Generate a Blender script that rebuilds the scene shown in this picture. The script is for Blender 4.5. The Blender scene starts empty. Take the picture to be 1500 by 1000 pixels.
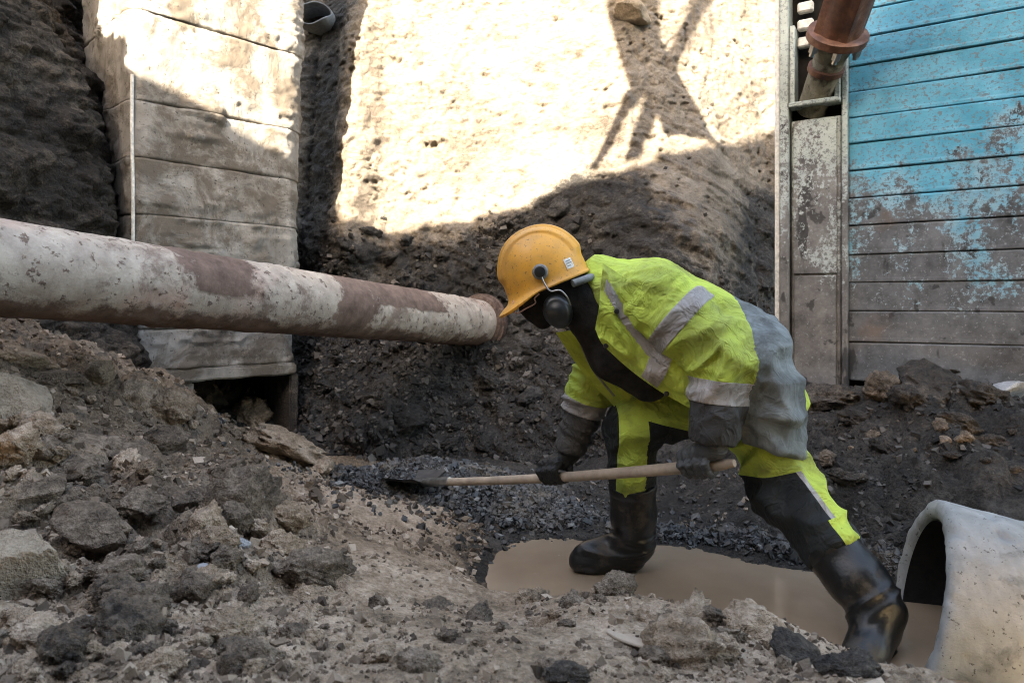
import bpy, bmesh, math, random
import numpy as np
from mathutils import Vector, Matrix

random.seed(7); RNG = np.random.default_rng(7)
SC = bpy.context.scene
COL = SC.collection
R = math.radians

# ------------------------------------------------------------------ camera, sky, sun, exposure
cam_d = bpy.data.cameras.new('camera'); cam = bpy.data.objects.new('camera', cam_d); COL.objects.link(cam)
cam_d.sensor_width = 36.0; cam_d.lens = 24.0; cam_d.shift_y = -50.0/1500.0
cam.location = (0, 0, 1.0); cam.rotation_euler = (R(90), 0, 0)
cam_d.clip_start = 0.05; cam_d.clip_end = 500
cam_d.dof.use_dof = True; cam_d.dof.focus_distance = 2.6; cam_d.dof.aperture_fstop = 5.6
SC.camera = cam

SUN = Vector((-0.30, -0.85, 0.42)).normalized()
w = bpy.data.worlds.new('World'); SC.world = w; w.use_nodes = True
sky = w.node_tree.nodes.new('ShaderNodeTexSky'); sky.sky_type = 'NISHITA'; sky.sun_disc = False
sky.sun_elevation = math.asin(SUN.z); sky.sun_rotation = math.atan2(SUN.x, SUN.y)
sky.air_density = 1.0; sky.dust_density = 2.0; sky.ozone_density = 0.8
bg = w.node_tree.nodes['Background']; bg.inputs['Strength'].default_value = 0.15
w.node_tree.links.new(sky.outputs[0], bg.inputs[0])
sun_d = bpy.data.lights.new('sun', 'SUN'); sun_d.energy = 4.9; sun_d.angle = R(0.5); sun_d.color = (1, .975, .93)
sun = bpy.data.objects.new('sun', sun_d); COL.objects.link(sun)
sun.rotation_euler = SUN.to_track_quat('Z', 'Y').to_euler(); sun.location = SUN*40
vs = SC.view_settings; vs.view_transform = 'Standard'; vs.look = 'None'; vs.gamma = 1.0
vs.use_curve_mapping = False; vs.exposure = 3.42
try:
    vs.use_white_balance = True; vs.white_balance_temperature = 8300; vs.white_balance_tint = 12
except Exception: pass
SC.cycles.max_bounces = 5; SC.cycles.diffuse_bounces = 2; SC.cycles.filter_width = 1.05; SC.cycles.use_denoising = True

# ------------------------------------------------------------------ helpers
def P(px, py, Y):
    """point seen at photograph pixel (px, py) when it stands Y metres ahead"""
    return np.array([(px-750)/1000*Y, Y, 1.0-(py-450)/1000*Y])

GR = RNG.normal(size=(256, 3)); GR /= np.linalg.norm(GR, axis=1)[:, None]; GR = GR.astype(np.float32)
PERM = RNG.permutation(256).astype(np.int32)
def perlin(p):
    p = np.asarray(p, np.float32); i = np.floor(p).astype(np.int32); f = p-i
    u = f*f*f*(f*(f*6-15)+10)
    out = np.zeros(len(p), np.float32)
    for dx in (0, 1):
        wx = u[:, 0] if dx else 1-u[:, 0]; hx = PERM[(i[:, 0]+dx) & 255]
        for dy in (0, 1):
            wy = u[:, 1] if dy else 1-u[:, 1]; hy = PERM[(hx+i[:, 1]+dy) & 255]
            for dz in (0, 1):
                wz = u[:, 2] if dz else 1-u[:, 2]
                g = GR[PERM[(hy+i[:, 2]+dz) & 255]]
                out += wx*wy*wz*(g[:, 0]*(f[:, 0]-dx)+g[:, 1]*(f[:, 1]-dy)+g[:, 2]*(f[:, 2]-dz))
    return out*1.6
def fbm(p, oct=4, gain=.5, lac=2.07, ridged=False):
    p = np.asarray(p, np.float32); a = 1.0; s = 0; out = np.zeros(len(p), np.float32)
    for k in range(oct):
        n = perlin(p+k*17.3)
        out += a*((1-2*np.abs(n)) if ridged else n); s += a; a *= gain; p = p*lac
    return out/s
H2 = RNG.random((65536, 3)).astype(np.float32)
def domes(x, y, cell, seed=0, fill=.7):
    """cellular lumps: 0..1 half-dome height, each cell holds one lump of its own size"""
    x = x/cell; y = y/cell; ix = np.floor(x).astype(np.int64); iy = np.floor(y).astype(np.int64)
    best = np.zeros(len(x), np.float32)
    for dx in (-1, 0, 1):
        for dy in (-1, 0, 1):
            cx = ix+dx; cy = iy+dy
            h = H2[((cx*7919+cy*104729+seed*1013) & 65535)]
            r = .25+.55*h[:, 2]
            an = h[:, 0]*6.28; ux = x-cx-h[:, 0]; uy = y-cy-h[:, 1]
            ca, sa = np.cos(an), np.sin(an)
            d2 = ((ux*ca+uy*sa)/1.25)**2+((uy*ca-ux*sa)/.8)**2
            v = r*np.sqrt(np.clip(1-d2/(r*r), 0, 1))*(h[:, 1] < fill)
            best = np.maximum(best, v)
    return best
def sstep(a, b, x):
    t = np.clip((x-a)/(b-a), 0, 1); return t*t*(3-2*t)

def mk_mesh(name, V, F, smooth=True):
    V = np.asarray(V, np.float32); F = np.asarray(F, np.int32)
    m = bpy.data.meshes.new(name)
    m.vertices.add(len(V)); m.vertices.foreach_set('co', V.ravel())
    k = F.shape[1]; m.loops.add(F.size); m.loops.foreach_set('vertex_index', F.ravel())
    m.polygons.add(len(F)); m.polygons.foreach_set('loop_start', np.arange(0, F.size, k, dtype=np.int32))
    m.update(calc_edges=True); m.validate()
    m.polygons.foreach_set('use_smooth', np.full(len(m.polygons), smooth)); m.update()
    return m
def tag(o, label=None, cat=None, group=None, kind=None):
    if label: o['label'] = label
    if cat: o['category'] = cat
    if group: o['group'] = group
    if kind: o['kind'] = kind
    return o
def empty(name, loc=(0, 0, 0)):
    o = bpy.data.objects.new(name, None); COL.objects.link(o); o.location = Vector(loc); return o
def wloc(o):
    v = Vector((0, 0, 0))
    while o is not None: v += o.location; o = o.parent
    return v
def put(name, mesh, mats, parent=None, loc=None):
    """link a mesh whose vertices are in world coordinates; it is moved so its origin is its parent's"""
    o = bpy.data.objects.new(name, mesh); COL.objects.link(o)
    for m in (mats if isinstance(mats, (list, tuple)) else [mats]): mesh.materials.append(m)
    if parent is not None:
        o.parent = parent; mesh.transform(Matrix.Translation(-wloc(parent)))
    elif loc is not None:
        mesh.transform(Matrix.Translation(-Vector(loc))); o.location = Vector(loc)
    return o
def grid_faces(nu, nv, wrap_u=False):
    i = np.arange(nu if wrap_u else nu-1); j = np.arange(nv-1)
    I, J = np.meshgrid(i, j, indexing='ij'); I2 = (I+1) % nu
    return np.stack([I*nv+J, I2*nv+J, I2*nv+J+1, I*nv+J+1], -1).reshape(-1, 4)
def box_bm(size, bevel=.004, seg=1):
    bm = bmesh.new(); bmesh.ops.create_cube(bm, size=1)
    bmesh.ops.scale(bm, vec=size, verts=bm.verts)
    if bevel: bmesh.ops.bevel(bm, geom=bm.edges[:], offset=bevel, segments=seg, affect='EDGES')
    return bm
def bm_mesh(bm, name, smooth=False):
    m = bpy.data.meshes.new(name); bm.to_mesh(m); bm.free()
    m.polygons.foreach_set('use_smooth', np.full(len(m.polygons), smooth)); return m
def frame_of(d, up=(0, 0, 1)):
    d = np.array(d, float); d /= np.linalg.norm(d); u = np.array(up, float)
    a = np.cross(u, d)
    if np.linalg.norm(a) < 1e-4: a = np.cross((1, 0, 0), d)
    a /= np.linalg.norm(a); b = np.cross(d, a); return a, b, d
def tube_data(pts, rad, n=16, caps=True):
    pts = np.array(pts, float); m = len(pts); rad = np.broadcast_to(np.array(rad, float), (m,))
    V = []
    T = np.gradient(pts, axis=0); a = None
    for k in range(m):
        if np.linalg.norm(T[k]) > 1e-9: t = T[k]/np.linalg.norm(T[k])
        if a is None: a = frame_of(t)[0]
        a = a-t*np.dot(a, t); a /= np.linalg.norm(a); b = np.cross(t, a)
        th = np.arange(n)/n*2*np.pi
        V.append(pts[k]+rad[k]*(np.cos(th)[:, None]*a+np.sin(th)[:, None]*b))
    V = np.concatenate(V)
    F = [[k*n+i, k*n+(i+1) % n, (k+1)*n+(i+1) % n, (k+1)*n+i] for k in range(m-1) for i in range(n)]
    if caps:
        c0 = len(V); V = np.vstack([V, pts[0], pts[-1]])
        F += [[c0, (i+1) % n, i, i] for i in range(n)]
        F += [[c0+1, (m-1)*n+i, (m-1)*n+(i+1) % n, (m-1)*n+(i+1) % n] for i in range(n)]
    return V, F
def poly_mesh(name, V, F, smooth=True):
    m = bpy.data.meshes.new(name)
    F2 = []
    for f in F:
        g = []
        for i in f:
            if int(i) not in g: g.append(int(i))
        F2.append(g)
    m.from_pydata([tuple(map(float, v)) for v in V], [], F2); m.update()
    m.polygons.foreach_set('use_smooth', np.full(len(m.polygons), smooth)); return m
def tube(name, pts, rad, mat, parent=None, n=16, caps=True, smooth=True):
    V, F = tube_data(pts, rad, n, caps); m = poly_mesh(name, V, F, smooth)
    if smooth: m.set_sharp_from_angle(angle=R(50))
    return put(name, m, mat, parent)
def spline(pts, n):
    """Catmull-Rom through the points"""
    p = np.array(pts, float); q = np.vstack([2*p[0]-p[1], p, 2*p[-1]-p[-2]])
    t = np.linspace(0, len(p)-1-1e-6, n); i = t.astype(int); f = (t-i)[:, None]
    a, b, c, d = q[i], q[i+1], q[i+2], q[i+3]
    return .5*(2*b+(c-a)*f+(2*a-5*b+4*c-d)*f**2+(3*b-a-3*c+d)*f**3)

# ------------------------------------------------------------------ materials
class NT:
    def __init__(s, name, rough=.8, spec=.3):
        s.m = bpy.data.materials.new(name); s.m.use_nodes = True; s.t = s.m.node_tree; s.n = s.t.nodes
        s.b = s.n['Principled BSDF']; s.b.inputs['Roughness'].default_value = rough
        s.b.inputs['Specular IOR Level'].default_value = spec
        s.pos = s.n.new('ShaderNodeNewGeometry').outputs['Position']
    def link(s, a, b): s.t.links.new(a, b)
    def mapping(s, scale=(1, 1, 1), rot=(0, 0, 0), loc=(0, 0, 0), src=None):
        k = s.n.new('ShaderNodeMapping'); k.inputs['Scale'].default_value = scale
        k.inputs['Rotation'].default_value = rot; k.inputs['Location'].default_value = loc
        s.link(src or s.pos, k.inputs[0]); return k.outputs[0]
    def noise(s, scale, detail=6, rough=.6, src=None, dist=0):
        k = s.n.new('ShaderNodeTexNoise'); k.inputs['Scale'].default_value = scale
        k.inputs['Detail'].default_value = detail; k.inputs['Roughness'].default_value = rough
        k.inputs['Distortion'].default_value = dist
        s.link(src or s.pos, k.inputs['Vector']); return k.outputs['Fac']
    def voro(s, scale, src=None, out='Distance', feature='F1'):
        k = s.n.new('ShaderNodeTexVoronoi'); k.feature = feature; k.inputs['Scale'].default_value = scale
        s.link(src or s.pos, k.inputs['Vector']); return k.outputs[out]
    def ramp(s, fac, stops):
        k = s.n.new('ShaderNodeValToRGB'); e = k.color_ramp.elements
        while len(e) < len(stops): e.new(.5)
        for el, (p, c) in zip(e, stops):
            el.position = p; el.color = (*c, 1) if hasattr(c, '__len__') else (c, c, c, 1)
        s.link(fac, k.inputs[0]); return k.outputs[0]
    def mix(s, fac, a, b, mode='MIX'):
        k = s.n.new('ShaderNodeMix'); k.data_type = 'RGBA'; k.blend_type = mode
        for sock, v in ((k.inputs[0], fac), (k.inputs[6], a), (k.inputs[7], b)):
            if hasattr(v, 'is_output'): s.link(v, sock)
            elif hasattr(v, '__len__'): sock.default_value = (*v, 1)
            else: sock.default_value = v if sock is k.inputs[0] or sock.type == 'VALUE' else (v, v, v, 1)
        return k.outputs[2]
    def math(s, op, a, b=0.0, clamp=False):
        k = s.n.new('ShaderNodeMath'); k.operation = op; k.use_clamp = clamp
        for sock, v in ((k.inputs[0], a), (k.inputs[1], b)):
            if hasattr(v, 'is_output'): s.link(v, sock)
            else: sock.default_value = v
        return k.outputs[0]
    def sep(s, src=None):
        k = s.n.new('ShaderNodeSeparateXYZ'); s.link(src or s.pos, k.inputs[0]); return k.outputs
    def bump(s, *hs, strength=.6):
        nrm = None
        for h, dist in hs:
            k = s.n.new('ShaderNodeBump'); k.inputs['Strength'].default_value = strength
            k.inputs['Distance'].default_value = dist; s.link(h, k.inputs['Height'])
            if nrm is not None: s.link(nrm, k.inputs['Normal'])
            nrm = k.outputs[0]
        s.link(nrm, s.b.inputs['Normal'])
    def col(s, c):
        if hasattr(c, 'is_output'): s.link(c, s.b.inputs['Base Color'])
        else: s.b.inputs['Base Color'].default_value = (*c, 1)
    def rough(s, c):
        if hasattr(c, 'is_output'): s.link(c, s.b.inputs['Roughness'])
        else: s.b.inputs['Roughness'].default_value = c

def soil(name, dark, mid, light, scale=1.0, wet=.5, bias=0.0, bdist=.012, alt=None):
    """earth; alt = (dark, mid, light) of a second soil blended in by the mesh attribute 'soil'"""
    t = NT(name)
    n1 = t.noise(2.2*scale, 4, .65); n2 = t.noise(11*scale, 5, .7); n3 = t.noise(70*scale, 3, .7)
    f = t.math('ADD', t.math('MULTIPLY', n1, .42), t.math('MULTIPLY', n2, .40))
    f = t.math('ADD', f, t.math('MULTIPLY', n3, .30)); f = t.math('ADD', f, bias-.06)
    c = t.ramp(f, [(.36, dark), (.5, mid), (.64, light)])
    if alt:
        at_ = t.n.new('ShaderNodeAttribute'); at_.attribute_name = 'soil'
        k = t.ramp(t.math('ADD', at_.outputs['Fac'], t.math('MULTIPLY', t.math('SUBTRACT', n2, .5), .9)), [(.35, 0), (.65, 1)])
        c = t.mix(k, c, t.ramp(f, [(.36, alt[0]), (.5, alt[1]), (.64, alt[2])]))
    t.col(c)
    t.rough(t.ramp(t.math('ADD', t.math('MULTIPLY', n1, .5), t.math('MULTIPLY', n2, .5)), [(.40, .85-.75*wet), (.50, .95)]))
    t.b.inputs['Specular IOR Level'].default_value = .10+.22*wet
    h = t.math('ADD', t.math('MULTIPLY', n2, 1.6), t.math('MULTIPLY', t.noise(48*scale, 4, .75), .9))
    t.bump((t.math('ADD', h, t.math('MULTIPLY', n3, .45)), bdist*2.1), strength=1.0)
    return t.m
M = {}
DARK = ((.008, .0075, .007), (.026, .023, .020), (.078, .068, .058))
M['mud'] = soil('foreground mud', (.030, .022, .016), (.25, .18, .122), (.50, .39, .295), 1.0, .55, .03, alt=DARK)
M['clay'] = soil('grey clay clods', (.020, .016, .013), (.165, .125, .092), (.40, .315, .24), 1.5, .6, .01)
M['darkclod'] = soil('dark clod', (.013, .012, .011), (.058, .048, .040), (.18, .148, .118), 1.6, .6, .0)
M['tanclod'] = soil('tan clay block', (.09, .07, .05), (.26, .21, .155), (.42, .35, .27), 1.0, .2, .03)
M['wall'] = soil('trench face earth', (.007, .0068, .0066), (.028, .026, .024), (.095, .088, .080), .9, .75, .0, alt=((.055, .045, .036), (.14, .118, .094), (.235, .205, .17)))  # pale alt puts the brightness of the sunlit upper face into the colour
M['leftwall'] = soil('dark left earth', (.009, .008, .007), (.036, .030, .025), (.12, .097, .075), 1.1, .3, -.01)
M['greystone'] = soil('blue grey stone', (.12, .125, .13), (.24, .245, .25), (.38, .38, .38), 2.0, .2, .05, .004)

def gravel_mat():
    t = NT('dark crushed stone', .5, .45)
    g = t.n.new('ShaderNodeNewGeometry').outputs['Random Per Island']
    c = t.ramp(g, [(0, (.010, .010, .0105)), (.6, (.034, .034, .034)), (.9, (.075, .074, .072)), (1, (.18, .178, .17))])
    t.col(t.mix(t.ramp(t.noise(5, 6, .7), [(.5, 0), (.62, .7)]), c, (.10, .08, .06)))
    t.rough(t.ramp(g, [(0, .3), (1, .8)])); t.bump((t.noise(220, 4), .003)); return t.m
M['gravel'] = gravel_mat()
def crumb_mat():
    t = NT('soil crumbs', .85, .25)
    g = t.n.new('ShaderNodeNewGeometry').outputs['Random Per Island']
    c = t.ramp(g, [(0, (.05, .037, .028)), (.45, (.17, .125, .09)), (.8, (.28, .21, .155)), (1, (.42, .34, .265))])
    t.col(t.mix(.5, c, t.ramp(t.noise(3, 5), [(.3, .45), (.7, 1.1)]), 'MULTIPLY')); t.bump((t.noise(120, 5), .006)); return t.m
M['crumb'] = crumb_mat()
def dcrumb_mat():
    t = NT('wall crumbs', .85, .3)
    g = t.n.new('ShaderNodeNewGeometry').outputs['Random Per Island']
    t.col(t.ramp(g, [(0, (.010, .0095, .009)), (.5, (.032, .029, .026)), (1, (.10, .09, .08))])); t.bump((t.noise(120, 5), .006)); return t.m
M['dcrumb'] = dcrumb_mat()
def water_mat():
    t = NT('muddy water', .05, .95)
    c = t.ramp(t.noise(1.6, 5, .6), [(.3, (.20, .145, .10)), (.7, (.29, .215, .15))])
    scum = t.ramp(t.noise(30, 6, .7, t.mapping((.5, 1.6, 1), (0, 0, .5)), dist=1.0), [(.66, 0), (.72, .6)])
    t.col(t.mix(scum, c, (.42, .36, .29))); t.rough(t.mix(scum, .03, .4))
    t.bump((t.noise(7, 3, .5), .006), (t.noise(70, 3, .6), .0008), strength=.4); return t.m
M['water'] = water_mat()
def concrete(name, base, dark, mudc, mudlo, mudhi, scale=1.0):
    t = NT(name, .85, .25)
    n = t.noise(4*scale, 9, .65); st = t.noise(5*scale, 7, .6, t.mapping((1.6, 1.6, .35)))
    c = t.mix(t.ramp(n, [(.35, 0), (.65, 1)]), dark, base)
    c = t.mix(t.ramp(st, [(.35, .8), (.6, 0)]), c, dark)
    mm = t.ramp(t.noise(3.1*scale, 10, .7, dist=.4), [(mudlo, 0), (mudhi, 1)])
    c = t.mix(mm, c, mudc)
    sp = t.ramp(t.noise(42*scale, 3, .6), [(.63, 0), (.68, 1)])
    c = t.mix(t.math('MULTIPLY', sp, .8), c, (.045, .038, .032))
    t.col(c)
    t.bump((t.noise(9*scale, 8, .7), .01), (mm, .006), (t.noise(90*scale, 5, .7), .003), strength=.7); return t.m
M['concrete'] = concrete('chamber concrete', (.32, .30, .268), (.17, .158, .14), (.105, .088, .070), .45, .57)
M['ringconcrete'] = concrete('pipe concrete', (.33, .335, .325), (.19, .195, .19), (.10, .098, .092), .60, .72, 1.7)
def plain(name, c, rough=.6, spec=.4, metal=0, nscale=40, var=.25, bd=.001):
    t = NT(name, rough, spec); t.b.inputs['Metallic'].default_value = metal
    d = tuple(v*(1-var*1.6) for v in c); l = tuple(min(1, v*(1+var)) for v in c)
    t.col(t.ramp(t.noise(nscale, 7, .65), [(.3, d), (.7, l)]))
    t.bump((t.noise(nscale*4, 4, .6), bd)); return t.m
M['white'] = plain('pale paint', (.55, .53, .48), .6)
M['black'] = plain('black cloth', (.019, .019, .020), .9, .2, 0, 26, .45, .006)
def boot_mat():
    t = NT('black rubber', .36, .35)
    mk = t.ramp(t.noise(13, 8, .72), [(.52, 0), (.66, .8)])
    t.col(t.mix(mk, (.0075, .008, .0082), (.055, .044, .034))); t.rough(t.mix(mk, .34, .85)); t.bump((t.noise(60, 5, .6), .002)); return t.m
M['boot'] = boot_mat()
M['blackplastic'] = plain('black plastic', (.012, .014, .015), .35, .5, 0, 30, .2, .0005)
M['greyplastic'] = plain('grey plastic', (.16, .17, .175), .5)
M['steel'] = plain('bright steel', (.5, .5, .49), .35, .5, 1, 30, .2)
M['void'] = plain('dark recess', (.012, .011, .010), .9, .1)  # near-black for recesses; puts shade into their colour
M['wood'] = plain('ash handle', (.34, .27, .205), .65, .3, 0, 20, .2)
M['pinkwire'] = plain('pink wire', (.55, .32, .27), .5)
M['glass'] = plain('dark lens', (.02, .02, .022), .08, .6)
M['sticker'] = plain('white sticker', (.62, .62, .60), .5, .4, 0, 160, .25)
def cloth(name, c, dirt, lo=.5, hi=.7, rough=.8, dscale=5, weave=420, sheen=0, amount=.85, crease=1.0):
    t = NT(name, rough, .25)
    dm = t.ramp(t.noise(dscale, 9, .68, dist=.5), [(lo, 0), (hi, 1)])
    base = t.mix(t.ramp(t.noise(14, 6, .6), [(.3, .0), (.7, .35)]), c, tuple(v*.72 for v in c))
    cc = t.mix(t.math('MULTIPLY', dm, amount), base, dirt)
    sp = t.ramp(t.noise(75, 3, .6), [(.68, 0), (.73, 1)])
    cc = t.mix(t.math('MULTIPLY', sp, .6), cc, dirt)
    cre = t.ramp(t.math('ABSOLUTE', t.math('SUBTRACT', t.noise(7, 3, .55, t.mapping((1, 1.6, 1), (.3, .5, .2)), dist=1.6), .5)), [(0, 1), (.09, 0)])
    t.col(cc); t.bump((cre, .005*crease), (t.noise(26, 5, .6, dist=.8), .006*crease), (t.noise(weave, 2), .0006), strength=.7)
    t.b.inputs['Sheen Weight'].default_value = sheen; return t.m
M['lime'] = cloth('lime hi-vis cloth', (.41, .53, .085), (.15, .165, .055), .44, .70, amount=.85)
M['greycoat'] = cloth('faded grey coat', (.20, .235, .245), (.06, .068, .07), .42, .60, dscale=4.5, crease=.5)
M['greyhem'] = cloth('grey coat hem', (.15, .18, .19), (.075, .085, .09), .40, .66, dscale=6, crease=.35)
M['darkgrey'] = cloth('dark grey sleeve', (.042, .043, .044), (.085, .08, .072), .48, .68)
M['reflect'] = cloth('reflective tape', (.33, .32, .315), (.13, .12, .115), .42, .70, .45, 8)
M['blacktrouser'] = cloth('black trousers', (.010, .013, .014), (.03, .035, .036), .48, .7, .75)
M['glove'] = cloth('grey rubber glove', (.075, .08, .082), (.035, .036, .036), .45, .65, .5, 14)
M['gloveblack'] = cloth('black work glove', (.016, .017, .017), (.035, .034, .032), .5, .7, .6, 14)
def helmet_mat():
    t = NT('yellow helmet shell', .42, .45)
    c = t.mix(t.ramp(t.noise(7, 8, .75), [(.44, 0), (.66, .65)]), (.64, .30, .035), (.33, .18, .06))
    sp = t.ramp(t.noise(120, 3, .6), [(.62, 0), (.66, 1)])
    t.col(t.mix(t.math('MULTIPLY', sp, .8), c, (.12, .075, .035))); t.rough(t.ramp(t.noise(20, 6), [(.3, .35), (.7, .6)]))
    t.bump((t.noise(130, 4), .0006)); return t.m
M['helmet'] = helmet_mat()
def shield_mat(name, blue, lo, hi, worn, weark=.42):
    """peeling paint: whole near the top, scraped to stained steel towards the foot"""
    t = NT(name, .55, .35); x, y, z = t.sep()
    big = t.noise(2.3, 8, .65); fine = t.noise(34, 8, .76); streak = t.noise(9, 6, .7, t.mapping((1.4, 1.4, .5)))
    wear = t.math('MULTIPLY', t.math('SUBTRACT', hi, z), 1.0/(hi-lo))      # 0 at the top, 1 at the foot
    wear = t.math('ADD', wear, t.math('MULTIPLY', t.math('SUBTRACT', big, .5), 1.3))
    thr = t.math('ADD', t.math('MULTIPLY', fine, .62), t.math('MULTIPLY', streak, .38))
    mask = t.math('SUBTRACT', t.math('ADD', thr, t.math('MULTIPLY', wear, weark)), .72)
    mask = t.ramp(mask, [(.0, 0), (.05, 1)])
    bl = t.mix(t.ramp(t.noise(5, 6, .6), [(.35, 0), (.7, 1)]), blue, tuple(min(1, v*1.25+.06) for v in blue))
    bl = t.mix(t.ramp(t.math('ADD', wear, t.math('MULTIPLY', t.noise(15, 5), .4)), [(.55, 0), (.95, .85)]), bl, (.30, .335, .34))
    scr = t.ramp(t.noise(18, 6, .75, t.mapping((1, 1, 3.2), (.5, .9, .2)), dist=1.2), [(.575, 0), (.61, 1)])
    dots = t.ramp(t.noise(52, 4, .7), [(.55, 0), (.585, 1)])
    scr = t.math('MAXIMUM', scr, dots)
    bl = t.mix(t.math('MULTIPLY', scr, .75), bl, (.09, .10, .10))
    metal = t.mix(t.ramp(t.noise(6, 8, .75), [(.35, 0), (.65, 1)]), tuple(v*.7 for v in worn), tuple(v*2.0 for v in worn))
    metal = t.mix(t.ramp(t.noise(55, 5, .75), [(.58, 0), (.66, .7)]), metal, (.22, .23, .235))
    metal = t.mix(t.ramp(t.noise(8, 4, .55, t.mapping(loc=(2, 5, 1))), [(.62, 0), (.66, .85)]), metal, tuple(v*.3 for v in worn))
    metal = t.mix(t.ramp(t.noise(3.2, 6, .6), [(.62, 0), (.74, .5)]), metal, (.12, .075, .05))
    drip = t.ramp(t.noise(7, 4, .5, t.mapping((1, 1, .33), loc=(3, 1, 0))), [(.63, 0), (.66, 1)])
    c = t.mix(mask, bl, metal); c = t.mix(t.math('MULTIPLY', t.math('MULTIPLY', drip, mask), .85), c, (.018, .018, .018))
    t.col(c); t.rough(t.mix(mask, .5, .75)); t.bump((t.math('SUBTRACT', 1, mask), .0015), (fine, .003), strength=.6); return t.m
M['blue'] = shield_mat('peeling blue paint', (.018, .205, .30), .70, 2.5, (.058, .060, .063), .47)
M['post'] = shield_mat('worn pale green post paint', (.25, .28, .25), .75, 2.9, (.085, .080, .076))
def rust_mat():
    t = NT('rusty strut steel', .6, .4)
    n = t.noise(9, 9, .7)
    c = t.ramp(n, [(.3, (.028, .014, .010)), (.5, (.10, .04, .022)), (.7, (.21, .10, .055))])
    t.col(c); t.rough(t.ramp(t.noise(14, 5), [(.3, .35), (.7, .8)])); t.bump((t.noise(60, 6, .7), .003)); return t.m
M['rust'] = rust_mat()
M['strutpipe'] = concrete('dirty strut tube', (.30, .27, .20), (.15, .13, .09), (.07, .055, .04), .5, .62, 3)
# ------------------------------------------------------------------ ground of the trench (one sheet)
C = [(750,1000,1.05),(0,1000,1.0),(375,1000,1.02),(1100,1000,1.1),(1400,1000,1.15),
 (0,880,1.4),(0,800,1.7),(0,700,2.05),(0,600,2.4),(0,505,2.75),
 (200,900,1.35),(200,800,1.75),(200,700,2.3),(200,620,2.9),(200,572,3.4),
 (400,900,1.4),(400,800,1.9),(400,740,2.5),(405,672,3.4),(300,630,3.3),(330,632,3.7),(380,655,4.0),(440,690,3.9),
 (600,900,1.5),(600,830,1.9),(560,760,2.7),(500,715,3.3),(640,795,2.65),(690,852,2.3),
 (750,910,1.6),(750,870,1.9),(900,905,1.5),(900,868,1.78),(1000,950,1.35),(1000,892,1.68),
 (1150,965,1.35),(1150,918,1.62),(1320,1000,1.42),
 (870,782,2.98),(960,777,3.02),(1060,802,2.82),(1200,837,2.58),(1300,852,2.47),
 (700,735,3.3),(640,702,3.45),(560,700,3.5),(500,700,3.7),(640,688,3.9),(850,745,3.35),(800,705,3.75),
 (600,680,4.35),(800,690,4.15),(950,735,3.5),
 (1200,730,3.0),(1200,640,3.4),(1200,592,3.7),(1350,700,2.9),(1350,610,3.25),(1350,590,3.5),(1500,700,2.7),(1500,592,3.25),
 (1050,720,3.5),(1050,600,4.1)]
CP = [P(*c) for c in C]
def at(px, Y, Z): CP.append(np.array([(px-750)/1000*Y, Y, Z]))
for px, Y, Z in [(770,2.3,-.07),(900,2.15,-.08),(1000,2.05,-.08),(1150,1.95,-.08),(1320,1.75,-.08),(800,2.75,-.05),(1000,2.5,-.09),
                 (1200,2.2,-.10),(1300,2.0,-.10),(1420,2.0,-.09),(1500,2.2,-.04),(1450,1.4,.02),(530,4.15,-.05),(480,4.25,-.05),(600,4.15,-.05),
                 (300,4.3,.06),(340,4.2,.08),(390,4.45,.0),(240,4.1,.45),(750,.5,.42),(100,.5,.42),(1400,.5,.35)]: at(px, Y, Z)
for q in [(-3,1,.9),(-3.2,3,1.15),(-2.6,3.6,.95),(3,1.5,.45),(3.2,3,.52),(2.4,4.3,.46),(1.8,4.6,.42),(0,5.5,.1),(-2,5.5,.2),(3,5,.45),(-3,4.6,.9)]: CP.append(np.array(q))
CP = np.array(CP)
def tps_k(d2): return np.where(d2 > 1e-9, .5*d2*np.log(np.maximum(d2, 1e-9)), 0)
n_ = len(CP); D2 = ((CP[:, None, :2]-CP[None, :, :2])**2).sum(-1)
A_ = np.zeros((n_+3, n_+3)); A_[:n_, :n_] = tps_k(D2)+np.eye(n_)*.004
A_[:n_, n_] = 1; A_[:n_, n_+1:] = CP[:, :2]; A_[n_:, :n_] = A_[:n_, n_:].T
W_ = np.linalg.solve(A_, np.concatenate([CP[:, 2], [0, 0, 0]]))
def base_z(x, y):
    z = W_[n_]+W_[n_+1]*x+W_[n_+2]*y
    for k in range(n_): z = z+W_[k]*tps_k((x-CP[k, 0])**2+(y-CP[k, 1])**2)
    return np.clip(z, -.16, 1.35)
NS, NY = 780, 560; S0, S1, Y0, Y1 = -1.08, 1.02, .42, 5.9
sg = np.linspace(S0, S1, NS); yg = np.exp(np.linspace(math.log(Y0), math.log(Y1), NY))
SG, YG = np.meshgrid(sg, yg, indexing='ij'); gx = (SG*YG).ravel(); gy = YG.ravel()
bz = base_z(gx, gy)
p2 = np.stack([gx, gy, np.zeros_like(gx)], -1)
pxg = 750+1000*SG.ravel()
leftm = sstep(560, 330, pxg)*sstep(1.15, 1.7, gy)                      # lumpy heap on the left
rightm = sstep(1000, 1120, pxg)*sstep(2.5-.35*sstep(1250, 1400, pxg), 2.9-.35*sstep(1250, 1400, pxg), gy)                    # bank under the shield
wetm = sstep(.10, -.01, bz)
midm = sstep(480, 580, pxg)*sstep(1080, 980, pxg)*sstep(2.4, 2.1, gy)
rough = np.clip(.58-.20*midm+.75*leftm+.55*rightm-.42*wetm, .1, 1.4)
warp = fbm(p2*3.1, 3)*.08
wx = gx+warp; wy = gy+fbm(p2*3.1+9, 3)*.08
dz = fbm(p2*1.9, 4)*.075*rough
dz += (fbm(p2*6.5, 5, .6, ridged=True)-.1)*.028*rough
m1 = sstep(-.1, .35, fbm(p2*1.3+5, 2)+.28*leftm+.2*rightm)
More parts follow.
